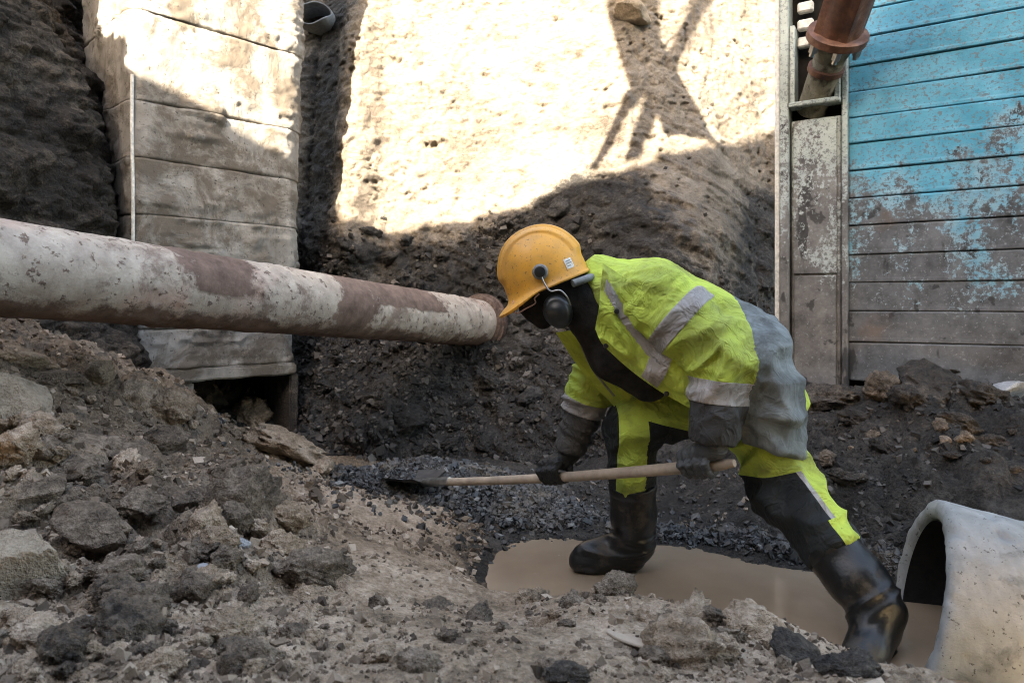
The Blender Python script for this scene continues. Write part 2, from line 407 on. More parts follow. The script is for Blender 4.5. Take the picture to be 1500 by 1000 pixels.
dz += domes(wx, wy, .17, 1, .6)*.085*rough*m1*(.25+leftm+rightm)
dz += domes(wx, wy, .075, 2, .65)*.036*rough*sstep(-.2, .3, fbm(p2*2.3+2, 2)+.1)
dz += domes(gx+warp*.3, gy, .032, 3, .6)*.014*rough*sstep(-.25, .25, fbm(p2*4+7, 2))
dz += fbm(p2*42, 3, .6)*.0055*rough
pit = sstep(.22, .42, fbm(p2*8.5+31, 3))*(1-wetm)                       # torn pockets in the smooth mud
dz -= pit*.030*(1-.6*leftm)
gz = bz+dz
# keep the water free of islands and the crest below the boot clear
pud = (gy > 2.0)*(gy < 3.1)*(bz < -.015); gz = np.where(pud, np.minimum(gz, -.012), gz)
GZ = gz.reshape(NS, NY)
def ground(x, y):
    s = np.clip((np.asarray(x)/y-S0)/(S1-S0)*(NS-1), 0, NS-1.001)
    v = np.clip((np.log(y)-math.log(Y0))/(math.log(Y1)-math.log(Y0))*(NY-1), 0, NY-1.001)
    i = s.astype(int); j = v.astype(int); a = s-i; b = v-j
    return (GZ[i, j]*(1-a)+GZ[i+1, j]*a)*(1-b)+(GZ[i, j+1]*(1-a)+GZ[i+1, j+1]*a)*b
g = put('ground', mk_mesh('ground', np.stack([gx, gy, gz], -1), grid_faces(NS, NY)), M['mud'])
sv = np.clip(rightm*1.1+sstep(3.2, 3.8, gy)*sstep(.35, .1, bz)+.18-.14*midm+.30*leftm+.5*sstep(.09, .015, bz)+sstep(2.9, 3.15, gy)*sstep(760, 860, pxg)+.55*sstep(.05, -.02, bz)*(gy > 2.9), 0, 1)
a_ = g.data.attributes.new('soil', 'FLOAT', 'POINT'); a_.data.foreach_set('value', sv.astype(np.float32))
tag(g, 'lumpy brown mud floor and spoil heap of the open trench', 'ground', kind='structure'); GROUND = g

# muddy water
nx, ny = 90, 90
wxg, wyg = np.meshgrid(np.linspace(-2.2, 2.6, nx), np.linspace(1.55, 4.6, ny), indexing='ij')
wv = np.stack([wxg.ravel(), wyg.ravel(), np.zeros(nx*ny)], -1)
keep = base_z(wv[:, 0], wv[:, 1]) < .10
F = grid_faces(nx, ny); F = F[keep[F].any(1)]
wo = put('water', mk_mesh('water', wv, F), M['water'])
tag(wo, 'still brown muddy water lying in the trench bottom', 'water', kind='structure')

# ------------------------------------------------------------------ trench face at the back, left earth wall, bank behind the camera
def wall_y(x, z):
    base = np.interp(x, [-4.5, -2.6, -1.75, -1.45, -.9, -.3, .3, .9, 1.5, 2.2, 4.5], [5.3, 5.3, 5.2, 4.75, 4.5, 4.5, 4.3, 4.05, 4.25, 4.7, 4.9])
    y = base+np.interp(z, [-.5, 0, .45, 1.0, 2.0, 3.2, 4.6], [-.2, 0, .38, .80, 1.12, 1.42, 1.9])
    y = y-.42*np.exp(-((x-1.25)/.55)**2-((z-1.35)/.75)**2)+.22*np.exp(-((x+1.45)/.25)**2)*sstep(.6, 1.5, z)
    y = y-.5*sstep(.75, 1.6, z)*sstep(-1.0, -1.35, x)
    return y
NX, NZ = 640, 440
xg = np.linspace(-4.4, 4.2, NX); zg = np.linspace(-.25, 4.6, NZ)
XG, ZG = np.meshgrid(xg, zg, indexing='ij'); X = XG.ravel(); Z = ZG.ravel()
def wall_disp(X, Z):
    p = np.stack([X, Z, np.full_like(X, 3.3)], -1)
    wxx = X+fbm(p*2.6, 3)*.12; wzz = Z+fbm(p*2.6+8, 3)*.12
    low = sstep(2.1, 1.2, Z)                                  # crumbly lower part, cut face above
    silt = np.exp(-((X-1.35)/.6)**2-((Z-1.6)/.9)**2)          # smooth wet silt beside the shield
    rg = np.clip(.75+.45*low-.6*silt, .2, 1.3)
    d = fbm(p*1.3, 4)*.13*(.6+.6*low)
    d += (fbm(p*4.3, 5, .6, ridged=True)-.1)*.06*rg
    d += domes(wxx, wzz, .21, 11, .55)*.16*low*(1-silt)*sstep(-.15, .3, fbm(p*1.4+3, 2))
    d += domes(wxx, wzz, .085, 12, .6)*.055*rg*sstep(-.2, .25, fbm(p*2.5+5, 2))
    d += domes(wxx, wzz, .04, 13, .6)*.022*rg
    d += fbm(p*26, 3, .6)*.014*rg
    q = np.stack([X*1.0, Z*5.5+X*2.3, np.zeros_like(X)], -1)  # bedding and shovel scrapes
    d += fbm(q*1.5, 4, .55)*.075*(.3+silt)
    band = sstep(-.05, .35, fbm(np.stack([X*.9, Z*1.6, np.full_like(X, 5.1)], -1), 3))
    hole = sstep(.30, .48, fbm(np.stack([X*5, Z*8+X, np.full_like(X, 1.7)], -1), 4))
    d -= hole*.09*(1-.5*low)*band
    pits = sstep(.30, .42, fbm(np.stack([X*15, Z*19, np.full_like(X, 2.2)], -1), 2))*sstep(-.15, .3, fbm(np.stack([X*1.5, Z*2, np.full_like(X, 9.1)], -1), 2))
    d -= pits*.035*(1-low)
    d += (fbm(np.stack([X*9, Z*13, np.full_like(X, 8.8)], -1), 4, .6, ridged=True))*.016*(1-low)*(1-silt)
    return d
wd = wall_disp(X, Z); Yw = wall_y(X, Z)-wd
WY = Yw.reshape(NX, NZ)
def wall_at(x, z):
    s = np.clip((x+4.4)/8.6*(NX-1), 0, NX-1.001); v = np.clip((z+.25)/4.85*(NZ-1), 0, NZ-1.001)
    i = s.astype(int); j = v.astype(int); a = s-i; b = v-j
    return (WY[i, j]*(1-a)+WY[i+1, j]*a)*(1-b)+(WY[i, j+1]*(1-a)+WY[i+1, j+1]*a)*b
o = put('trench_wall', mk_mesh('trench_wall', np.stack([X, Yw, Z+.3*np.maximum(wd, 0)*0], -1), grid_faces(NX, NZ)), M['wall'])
sv = np.clip(sstep(1.35, 1.8, Z-.45*sstep(-.2, .6, X)+.25*fbm(np.stack([X, Z, X*0], -1), 3))-.8*np.exp(-((X+1.62)/.26)**2)+.75*np.exp(-((X-1.45)/.55)**2-((Z-1.75)/.75)**2), 0, 1)  # brightens the sunlit part and darkens the shaded gully in colour; silt patch real
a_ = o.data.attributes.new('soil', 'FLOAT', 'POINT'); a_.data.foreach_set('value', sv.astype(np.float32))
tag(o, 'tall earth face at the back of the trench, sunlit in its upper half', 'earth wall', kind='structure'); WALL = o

NYl, NZl = 300, 300
yl = np.linspace(1.0, 5.3, NYl); zl = np.linspace(.2, 4.2, NZl); YL, ZL = np.meshgrid(yl, zl, indexing='ij'); Y = YL.ravel(); Z = ZL.ravel()
p = np.stack([Y, Z, np.full_like(Y, 7.7)], -1)
xl = -2.66-.20*(Z-1)-.35*sstep(2.2, 3.2, Z)+.12*np.sin(Y*2.2)+.24*sstep(3.5, 4.1, Y)
d = fbm(p*1.6, 4)*.16+(fbm(p*np.array([3, 5, 1.]), 5, .6, ridged=True)-.1)*.09
d += domes(Y+fbm(p*3, 2)*.1, Z+fbm(p*3+4, 2)*.1, .14, 21, .6)*.10+domes(Y, Z, .06, 22, .6)*.04+fbm(p*25, 3, .6)*.016
o = put('trench_wall_left', mk_mesh('trench_wall_left', np.stack([xl+d, Y, Z], -1), grid_faces(NYl, NZl)), M['leftwall'])
tag(o, 'dark crumbling earth wall along the left side of the trench', 'earth wall', kind='structure'); LEFT = o

# the opposite bank behind the camera, crest shaped to shade the trench bottom
YB = -2.3
edge = [(-150,-60,4.0),(40,-30,4.2),(120,62,4.4),(190,100,4.25),(300,160,4.6),(430,225,5.0),(500,322,5.55),(600,328,5.6),(690,318,5.6),(770,296,5.6),
        (850,256,5.6),(940,236,5.6),(1010,215,5.5),(1080,205,5.4),(1145,172,5.3),(1168,60,4.15),(1215,-120,4.1),(1300,-320,3.9),(1500,-420,3.6),(1900,-500,3.3)]
def wall_hit(px, py):
    Yq = np.linspace(3.6, 7.5, 800); x = (px-750)/1000*Yq; z = 1-(py-450)/1000*Yq
    k = np.argmax(Yq > wall_at(x, np.clip(z, -.2, 4.55))); return np.array([x[k], Yq[k], z[k]])
cr = []
for e in edge:
    q = wall_hit(e[0], e[1]) if 480 < e[0] < 1150 else P(*e)
    t_ = (q[1]-YB)/(-SUN.y); cr.append((q[0]+SUN.x*t_, q[2]+SUN.z*t_))
cr.sort(); cr = np.array(cr)
nb, nd = 260, 50
xb = np.linspace(-9, 4.5, nb)
crest = np.interp(xb, cr[:, 0], cr[:, 1])+fbm(np.stack([xb*2.2, xb*0, xb*0], -1), 4)*.10
prof = [(-.35, .40), (-.9, .55), (-1.3, 1.3)]
V = []
for i in range(nb):
    pts = np.array([(-.35, .38), (-.8, .5), (-1.3, .5*crest[i]), (YB, crest[i]), (YB-.8, crest[i]-.25), (YB-4, crest[i]-2.2), (YB-9, crest[i]-4.5)])
    tt = np.linspace(0, 6, nd); yy = np.interp(tt, range(7), pts[:, 0]); zz = np.interp(tt, range(7), pts[:, 1])
    V.append(np.stack([np.full(nd, xb[i]), yy, zz], -1))
V = np.concatenate(V); V[:, 1] += fbm(V*1.7, 4)*.15
o = put('trench_bank', mk_mesh('trench_bank', V, grid_faces(nb, nd)), M['wall'])
tag(o, 'high earth bank on the near side of the trench', 'earth bank', kind='structure')
#@@NEXT@@
# ------------------------------------------------------------------ concrete chamber on the left
CK = np.array([-2.35, 4.2]); RD = np.array([.69, .725]); LD = np.array([-.725, .69])
ch = empty('concrete_chamber', (CK[0], CK[1], 0))
tag(ch, 'grey mud-stained concrete shaft with a square opening at its foot', 'concrete shaft')
def chamber_path(n, Wd):
    """plan outline: left face, rounded near corner, right face, rounded far corner, return"""
    rr = lambda c, u, v, r: [c+u*r*(1-math.sin(a))+v*r*(1-math.cos(a)) for a in np.linspace(0, math.pi/2, 7)]
    segs = [CK+LD*.95]+rr(CK, LD, RD, .10)+rr(CK+RD*Wd, -RD, LD, .17)+[CK+RD*Wd+LD*.8]
    q = np.array(segs); L = np.concatenate([[0], np.cumsum(np.linalg.norm(np.diff(q, axis=0), axis=1))])
    s = np.linspace(0, L[-1], n); return np.stack([np.interp(s, L, q[:, 0]), np.interp(s, L, q[:, 1])], -1)
def chamber_section(z0, z1, k):
    n = 190; m = max(4, int((z1-z0)/(.013 if z0 < 3 else .05)))
    path = chamber_path(n, 1.15+.012*k)
    cxy = CK+RD*.55+LD*.5; nrm = path-cxy; nrm /= np.linalg.norm(nrm, axis=1)[:, None]
    zz = np.linspace(z0+.0004, z1-.0004, m)
    PX = np.repeat(path[:, None, :], m, 1); Zm = np.tile(zz, (n, 1))
    q = np.stack([PX[..., 0].ravel(), PX[..., 1].ravel(), Zm.ravel()], -1)
    d = fbm(q*2.2, 3)*.012+fbm(q*24, 3)*.006
    mask = sstep(-.05, .3, fbm(q*2.3+4, 4))
    d += mask*(domes(q[:, 0]-q[:, 1]+fbm(q*5, 2)*.05, q[:, 2], .05, 31, .5)*.030+.007+fbm(q*14, 4, .6, ridged=True)*.012)
    ed = np.minimum(Zm.ravel()-z0, z1-Zm.ravel()); chip = fbm(q*12+3, 3)
    d -= .018*sstep(.008+.010*chip, .001, ed)*sstep(-.12, .12, fbm(np.stack([q[:, 0]*3, q[:, 1]*3, np.round(q[:, 2], 1)*0+z0], -1), 2))*(1-.8*mask)
    d = d.reshape(n, m); off = 0
    xy = PX+nrm[:, None, :]*(d[..., None]+off)
    # lips turned inwards so each section has thickness
    V = np.concatenate([(xy[:, :1]-nrm[:, None]*.10), xy, (xy[:, -1:]-nrm[:, None]*.10)], 1)
    Zv = np.concatenate([Zm[:, :1]+.006, Zm, Zm[:, -1:]-.006], 1)
    Vv = np.concatenate([V, Zv[..., None]], -1).reshape(-1, 3)
    return Vv, grid_faces(n, m+2), path
secs = [(.60, .86), (.86, 1.22), (1.22, 1.58), (1.58, 1.93), (1.93, 2.29), (2.29, 2.85), (2.85, 3.4), (3.4, 4.2), (4.2, 5.2)]
for k, (a, b) in enumerate(secs):
    V, F, _ = chamber_section(a, b, k)
    put('ring_section', mk_mesh('ring_section', V, F), M['concrete'], ch)
def rbox(name, t0, t1, z0, z1, out0, out1, mat, parent, bev=.012):
    """box on the right face: along t, height z, from out0 (into the shaft) to out1 (proud of the face)"""
    bm = box_bm((t1-t0, out1-out0, z1-z0), bev, 2)
    bmesh.ops.subdivide_edges(bm, edges=[e for e in bm.edges if e.calc_length() > .12], cuts=12, use_grid_fill=True)
    c = CK+RD*(t0+t1)/2-LD*(out0+out1)/2
    mt = Matrix(((RD[0], LD[0], 0, c[0]), (RD[1], LD[1], 0, c[1]), (0, 0, 1, (z0+z1)/2), (0, 0, 0, 1))); bm.transform(mt)
    co = np.array([v.co for v in bm.verts]); d = np.stack([fbm(co*9, 3), fbm(co*9+4, 3), fbm(co*9+8, 3)], -1)*.014
    for v, dd in zip(bm.verts, d): v.co += Vector(dd)
    m = bm_mesh(bm, name, True); m.set_sharp_from_angle(angle=R(40)); return put(name, m, mat, parent)
rbox('lintel', .18, 1.10, .515, .60, -.25, .035, M['concrete'], ch)
rbox('opening_jamb', .20, .385, -.05, .515, -.4, .004, M['concrete'], ch)
rbox('opening_jamb', 1.06, 1.13, -.05, .515, -.4, .004, M['darkclod'], ch)
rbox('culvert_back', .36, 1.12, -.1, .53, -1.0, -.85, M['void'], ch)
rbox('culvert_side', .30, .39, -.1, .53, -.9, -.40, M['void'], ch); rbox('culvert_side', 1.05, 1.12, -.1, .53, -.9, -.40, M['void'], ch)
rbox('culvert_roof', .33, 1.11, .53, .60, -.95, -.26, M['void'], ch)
cx, cy = CK+(RD+LD)*.020
tube('conduit', [(cx+.004*math.sin(z*5), cy, z) for z in np.linspace(1.35, 2.44, 24)], .011, M['white'], ch, 10)

# broken plastic pipe end in the trench face
q = wall_hit(470, 38)+np.array([0, -.30, 0]); bp = empty('drain_pipe', q)
tag(bp, 'broken grey drain pipe end sticking out of the earth above the concrete shaft', 'drain pipe')
th = np.linspace(0, 2*np.pi, 40, endpoint=False)
V = []
for r_, y_ in ((.165, .9), (.165, 0), (.148, 0), (.148, .9)):
    for a in th:
        jag = (.03*math.sin(3*a+1)+.05*max(0, math.sin(a+.6)))*(y_ == 0)
        V.append((q[0]+r_*1.05*math.cos(a)+.02*y_, q[1]+y_+jag, q[2]+r_*.62*math.sin(a)))
F = [[k*40+i, k*40+(i+1) % 40, (k+1)*40+(i+1) % 40, (k+1)*40+i] for k in range(3) for i in range(40)]
put('shell', poly_mesh('shell', V, F), M['greyplastic'], bp)

# ------------------------------------------------------------------ coated steel pipe crossing on the left
D0 = P(0, 392, 2.4); D1 = P(703, 473, 5.15); pd = D1-D0; PL = np.linalg.norm(pd); pd /= PL
pipe = empty('steel_pipe', D0); tag(pipe, 'long cream coated steel pipe caked with reddish mud, crossing the trench on the left', 'pipe')
def pipe_mat():
    t = NT('cream pipe coating', .6, .3)
    tc = t.n.new('ShaderNodeAttribute'); tc.attribute_name = 'along'; al = tc.outputs['Fac']
    th_ = t.n.new('ShaderNodeAttribute'); th_.attribute_name = 'round'; ro = th_.outputs['Fac']   # height on the section, -1..1
    n = t.noise(5, 9, .7); n2 = t.noise(1.7, 8, .65)
    base = t.mix(t.ramp(n, [(.3, 0), (.7, 1)]), (.31, .265, .22), (.46, .405, .345))
    wob = t.math('MULTIPLY', t.math('SUBTRACT', t.noise(6, 6, .6), .5), .5)
    def band(c, wd, soft=.05):
        d = t.math('ABSOLUTE', t.math('SUBTRACT', t.math('ADD', al, wob), c)); return t.ramp(t.math('ADD', d, t.math('MULTIPLY', t.math('SUBTRACT', t.noise(30, 5, .7), .5), .12)), [(wd-.02, 1), (wd+.03, 0)])
    b1 = t.math('MULTIPLY', band(.78, .17), t.ramp(t.math('ADD', ro, t.math('MULTIPLY', n2, .8)), [(.25, 0), (.35, 1)]))
    b2 = band(1.68, .16)
    b3 = t.math('MULTIPLY', band(2.15, .34), t.ramp(t.math('ADD', ro, wob), [(.1, 0), (.18, 1)]))
    low = t.ramp(t.math('ADD', ro, t.math('MULTIPLY', t.math('SUBTRACT', n, .5), 1.6)), [(-.9+.5, 1), (.0+.2, 0)])
    low = t.ramp(t.math('SUBTRACT', t.math('MULTIPLY', t.math('SUBTRACT', n, .5), 2.2), t.math('ADD', ro, .55)), [(.0, 0), (.25, 1)])
    spk = t.ramp(t.noise(26, 4, .65), [(.58, 0), (.64, .9)]); big = t.ramp(t.noise(3.3, 8, .7), [(.54, 0), (.62, .75)])
    mask = b1
    for k in (b2, b3, low, spk, big): mask = t.math('MAXIMUM', mask, k)
    mud = t.mix(t.ramp(t.noise(12, 7, .7), [(.35, 0), (.65, 1)]), (.075, .048, .038), (.17, .115, .092))
    base = t.mix(t.ramp(t.noise(9, 8, .75), [(.42, 0), (.70, .75)]), base, (.17, .125, .10))
    pink = t.mix(t.ramp(t.noise(2.3, 4), [(.55, 0), (.7, .35)]), base, (.5, .26, .21))
    t.col(t.mix(mask, pink, mud)); t.rough(t.mix(mask, .5, .85))
    t.bump((mask, .006), (t.noise(60, 6, .7), .004), strength=.7); return t.m
n, m = 96, 420; ts = np.linspace(-1.9, PL, m); a_, b_, _ = frame_of(pd); th = np.arange(n)/n*2*np.pi
ring = np.cos(th)[:, None]*a_+np.sin(th)[:, None]*b_
V = D0+ts[None, :, None]*pd+.171*ring[:, None, :]
q = V.reshape(-1, 3); d = fbm(q*5, 4)*.003+np.clip(fbm(q*9+3, 4), 0, 1)*.010+domes(np.repeat(th, m)*.17, np.tile(ts, n), .03, 41, .4)*.008*sstep(.05, .3, fbm(q*3, 2))
V = (V.reshape(-1, 3)+np.repeat(ring, m, 0)*d[:, None])
me = mk_mesh('barrel', V, grid_faces(n, m, True))
at_ = me.attributes.new('along', 'FLOAT', 'POINT'); at_.data.foreach_set('value', np.tile(ts, n).astype(np.float32))
at_ = me.attributes.new('round', 'FLOAT', 'POINT'); at_.data.foreach_set('value', np.repeat(ring[:, 2], m).astype(np.float32))
M['pipe'] = pipe_mat(); put('barrel', me, M['pipe'], pipe)
prof = [(-.04, .172), (-.035, .20), (-.015, .205), (-.01, .222), (.03, .224), (.035, .20), (.05, .185), (.05, .12)]
V, F = tube_data([D0+pd*(PL+x) for x, r_ in prof], [r_ for x, r_ in prof], 48, False)
cm = poly_mesh('coupling', V, F); cm.set_sharp_from_angle(angle=R(35))
M['pipemud'] = soil('red mud on pipe', (.05, .034, .028), (.13, .09, .075), (.26, .19, .16), 2, .2)
put('coupling', cm, M['pipemud'], pipe)
prof = [(.03, .14), (.2, .14), (.205, .13), (.205, .02)]
V, F = tube_data([D0+pd*(PL+x) for x, r_ in prof], [r_ for x, r_ in prof], 40, True)
sm = poly_mesh('end_stub', V, F); sm.set_sharp_from_angle(angle=R(35)); put('end_stub', sm, M['darkclod'], pipe)

# ------------------------------------------------------------------ blue trench shield
SD = np.array([1.65, -1.0, 0]); SD /= np.linalg.norm(SD)               # along the panel, towards the right and the camera
SN = np.array([SD[1], -SD[0], 0])                                       # out of the panel, towards the camera
S_O = np.array([.494*4.0, 4.0, 0.0])
sh = empty('trench_shield', (S_O[0], S_O[1], .55)); tag(sh, 'tall steel trench shield of blue ribbed panels with peeling paint', 'trench shield')
def sbox(name, s0, s1, o0, o1, z0, z1, mat, parent, bev=.004, seg=1, tilt=0):
    s0, s1 = (s0*.85 if s0 < 0 else s0), (s1*.85 if s1 < 0 else s1)
    bm = box_bm((s1-s0, o1-o0, z1-z0), bev, seg)
    c = S_O+SD*(s0+s1)/2+SN*(o0+o1)/2
    mt = Matrix(((SD[0], SN[0], 0, c[0]), (SD[1], SN[1], 0, c[1]), (0, 0, 1, (z0+z1)/2), (0, 0, 0, 1)))
    bm.transform(mt); bmesh.ops.recalc_face_normals(bm, faces=bm.faces[:])
    return put(name, bm_mesh(bm, name), mat, parent)
# seams measured on the photograph at the panel's left edge
seams = [545, 501, 456, 414, 373, 330, 290, 250, 211, 173, 135, 97, 57, 18, -22, -62, -102]
zs = [1-(s-450)/1000*3.99 for s in seams]; zs[0] -= .05
for k in range(len(zs)-1):
    z0, z1 = zs[k], zs[k+1]; bm = bmesh.new()
    # a shallow pressed rib: flat face, rolled lower edge, step back at the seam
    prof = [(-.05, z0+.0015), (-.008, z0+.0015), (-.002, z0+.003), (.0015, z0+.007), (.0015, z0+.02), (0, z0+.030), (0, z1-.010), (-.004, z1-.004), (-.012, z1-.0015), (-.05, z1-.0015)]
    cols = np.linspace(0, 2.3, 24); V = []; F = []
    wob = RNG.uniform(-.003, .003)
    for s in cols:
        dent = .004*math.sin(s*3+k*1.7)+wob
        for o_, z_ in prof: V.append(S_O+SD*s+SN*(o_+dent)+np.array([0, 0, z_+.002*math.sin(s*2.1+k)]))
    np_ = len(prof)
    F = [[i*np_+j, (i+1)*np_+j, (i+1)*np_+j+1, i*np_+j+1] for i in range(23) for j in range(np_-1)]
    F += [list(range(np_)), [23*np_+j for j in range(np_)][::-1]]
    put('panel', poly_mesh('panel', V, F, False), M['blue'], sh)
sbox('back_plate', -.40, 2.3, -.14, -.055, .40, 3.3, M['void'], sh)
zb, zt = .42, 3.3
zslot0, zslot1 = 1-(178-450)/1000*4.12, 1-(85-450)/1000*4.12
post = sbox('post', -.365, -.045, -.05, .045, zb, zslot0, M['post'], sh, .006)
sbox('post_flange', -.435, -.375, -.06, .10, zb, zt, M['post'], sh, .006)
sbox('edge_rail', -.475, -.440, -.06, .06, zb, zt, M['white'], sh, .006)
sbox('post_flange', -.040, -.004, -.05, .070, zb, zslot1+.02, M['post'], sh, .005)
zm = 1-(403-450)/1000*4.1
sbox('cover_plate', -.345, -.075, .047, .062, zb, zm-.006, M['post'], sh, .004)
sbox('cover_plate', -.350, -.070, .047, .058, zm+.006, zslot0-.01, M['post'], sh, .004)
zc = 1-(157-450)/1000*4.1
sbox('socket_bar', -.372, -.042, .02, .115, zc-.014, zc+.016, M['post'], sh, .006)
sbox('socket_side', -.372, -.335, -.045, .085, zc+.02, zslot1+.18, M['post'], sh, .005)
sbox('socket_side', -.085, -.046, -.045, .085, zc+.02, zslot1+.10, M['post'], sh, .005)
for k in range(6):                                                      # notched rail at the top
    z0 = zslot1+.06+k*.105
    sbox('rail_tooth', -.330, -.225, -.02, .03, z0, z0+.062, M['white'], sh, .01)
# strut leaving the socket
st0 = P(1193, 150, 4.10); stf = P(1224, 62, 3.78); std = P(1272, -80, 3.42)-st0; std /= np.linalg.norm(std)
strut = tube('strut', [st0-std*.06, st0, st0+std*.28], [.086, .086, .086], M['strutpipe'], sh, 32)
tube('strut_collar', [st0+std*x for x in (.20, .205, .235, .24)], [.088, .100, .100, .088], M['rust'], sh, 32)
fl = tube('strut_flange', [st0+std*x for x in (.395, .40, .44, .445)], [.155, .162, .162, .155], M['rust'], sh, 36)
tube('strut_neck', [st0+std*.27, st0+std*.395], [.08, .115], M['strutpipe'], sh, 28)
for k in range(6):
    a, b, d = frame_of(std); an = k*math.pi/3+.35
    c = st0+std*.37+(a*math.cos(an)+b*math.sin(an))*.133
    tube('bolt', [c-d*.022, c-d*.02, c+d*.024], [.014, .024, .024], M['steel'], fl, 6, True, False)
    tube('bolt', [c-d*.045, c-d*.022], [.014, .014], M['steel'], fl, 8, True, False)
a, b, d = frame_of(std); V = []; ns = 48
for x in (.445, 2.3):
    for i in range(ns):
        an = i/ns*2*np.pi; rr = .114+.022*max(0, math.cos(4*an))**3; V.append(st0+std*x+(a*math.cos(an)+b*math.sin(an))*rr)
F = [[i, (i+1) % ns, ns+(i+1) % ns, ns+i] for i in range(ns)]+[list(range(ns)), list(range(2*ns-1, ns-1, -1))]
m_ = poly_mesh('strut_barrel', V, F); m_.set_sharp_from_angle(angle=R(30)); put('strut_barrel', m_, M['rust'], sh)

# ------------------------------------------------------------------ concrete drain pipe, right foreground
pc = P(1345, 872, 2.12); ax = np.array([1, -.37, -.22]); ax /= np.linalg.norm(ax)
rp = empty('concrete_pipe', pc); tag(rp, 'thick grey concrete pipe lying half sunk in muddy water', 'concrete pipe')
a, b, d = frame_of(ax); RO, RI = .305, .242
prof = [(1.6, RI), (.9, RI), (.4, RI), (.1, RI), (.012, RI+.002), (.0, RI+.012), (-.004, RI+.03), (-.004, RO-.03), (.0, RO-.012), (.012, RO-.002)]
prof += [(x, RO) for x in np.linspace(.03, 1.6, 130)]; prof += [(1.6, RI)]
n = 150; th = np.arange(n)/n*2*np.pi; ring = np.cos(th)[:, None]*a+np.sin(th)[:, None]*b
xs = np.array([p_[0] for p_ in prof]); rs = np.array([p_[1] for p_ in prof]); m = len(prof)
V = pc+xs[None, :, None]*ax+rs[None, :, None]*ring[:, None, :]; q = V.reshape(-1, 3)
dd = fbm(q*6, 4)*.006+fbm(q*30, 3)*.0035-sstep(.28, .45, fbm(q*14, 3))*.012
dd = dd*np.tile((rs > RI+.005), n)
V = q+np.repeat(ring, m, 0)*dd[:, None]-np.repeat(np.ones(n), m)[:, None]*ax*(np.tile((xs < .013), n)*fbm(q*15, 3)*.010)[:, None]
cm = mk_mesh('concrete_pipe', V, grid_faces(n, m, True)); put('barrel', cm, M['ringconcrete'], rp)
tube('lining', [pc+ax*x for x in (.014, .2, .5, .78)], [RI-.004]*4, M['void'], rp, 60, False)  # dark sleeve added to put shade into the pipe's inside
tube('soil_plug', [pc+ax*.75, pc+ax*.8], [RI-.005, RI-.005], M['darkclod'], rp, 40)  # plug added to keep daylight out of the pipe

# ------------------------------------------------------------------ clods, stones, crumbs, gravel
def ico(sub):
    bm = bmesh.new(); bmesh.ops.create_icosphere(bm, subdivisions=sub, radius=1); bm.verts.ensure_lookup_table()
    V = np.array([v.co for v in bm.verts]); F = np.array([[v.index for v in f.verts] for f in bm.faces]); bm.free(); return V, F
IV, IF = ico(4)
def clod_mesh(seed, angular, hi=False):
    rg = np.random.default_rng(seed); V0, F0 = IV, IF; r_ = np.ones(len(V0))
    for k in range(rg.integers(9, 15)):                                # cut by random planes: broken faces
        nn = rg.normal(size=3); nn /= np.linalg.norm(nn); h = rg.uniform(.55, .9)
        c = V0@nn; r_ = np.minimum(r_, np.where(c > 1e-3, h/np.maximum(c, 1e-3), 9))
    V = V0*r_[:, None]
    V = V*(1+(.10 if angular else .22)*fbm(V0*1.8+seed, 4)[:, None])
    V += V0*((.05 if angular else .15)*fbm(V0*3.5+seed, 4, .65, ridged=True))[:, None]
    V += V0*((.03 if angular else .07)*fbm(V0*13+seed, 3, .65))[:, None]
    if not angular: V += V0*(domes(np.arctan2(V0[:, 1], V0[:, 0])+V0[:, 2], V0[:, 2]*1.3, .30, seed, .6)*.30+domes(np.arctan2(V0[:, 1], V0[:, 0])*1.2, V0[:, 2]*1.3, .13, seed+5, .6)*.14)[:, None]
    V *= rg.uniform([.85, .6, .42], [1.15, .95, .75])
    m = mk_mesh('clod', V, F0)
    if angular: m.set_sharp_from_angle(angle=R(28))
    return m
CL = {}
for mk, n_var, ang in (('clay', 7, 0), ('mud', 6, 0), ('darkclod', 4, 0), ('tanclod', 3, 1), ('greystone', 4, 1), ('wall', 6, 0), ('clayang', 5, 1), ('leftwall', 3, 0)):
    L = []
    for v in range(n_var):
        me = clod_mesh(100+len(CL)*20+v, ang); me.materials.append(M['clay' if mk == 'clayang' else mk]); L.append(me)
    CL[mk] = L
def clod(name, kind, pos, size, parent, sink=.25, rot=None, scl=(1, 1, 1)):
    o = bpy.data.objects.new(name, random.choice(CL[kind])); COL.objects.link(o); o.parent = parent
    o.location = Vector(pos)+Vector((0, 0, size*(.5-sink)*scl[2]))
    o.rotation_euler = rot or (random.uniform(-.5, .5), random.uniform(-.5, .5), random.uniform(0, 6.28))
    o.scale = tuple(size*s for s in scl); return o
YT = np.exp(np.linspace(math.log(.8), math.log(5.5), 400))
def hit(px, py):
    x = (px-750)/1000*YT; zr = 1-(py-450)/1000*YT; h = ground(x, YT); k = np.argmax(h > zr)
    return np.array([x[k], YT[k], h[k]])
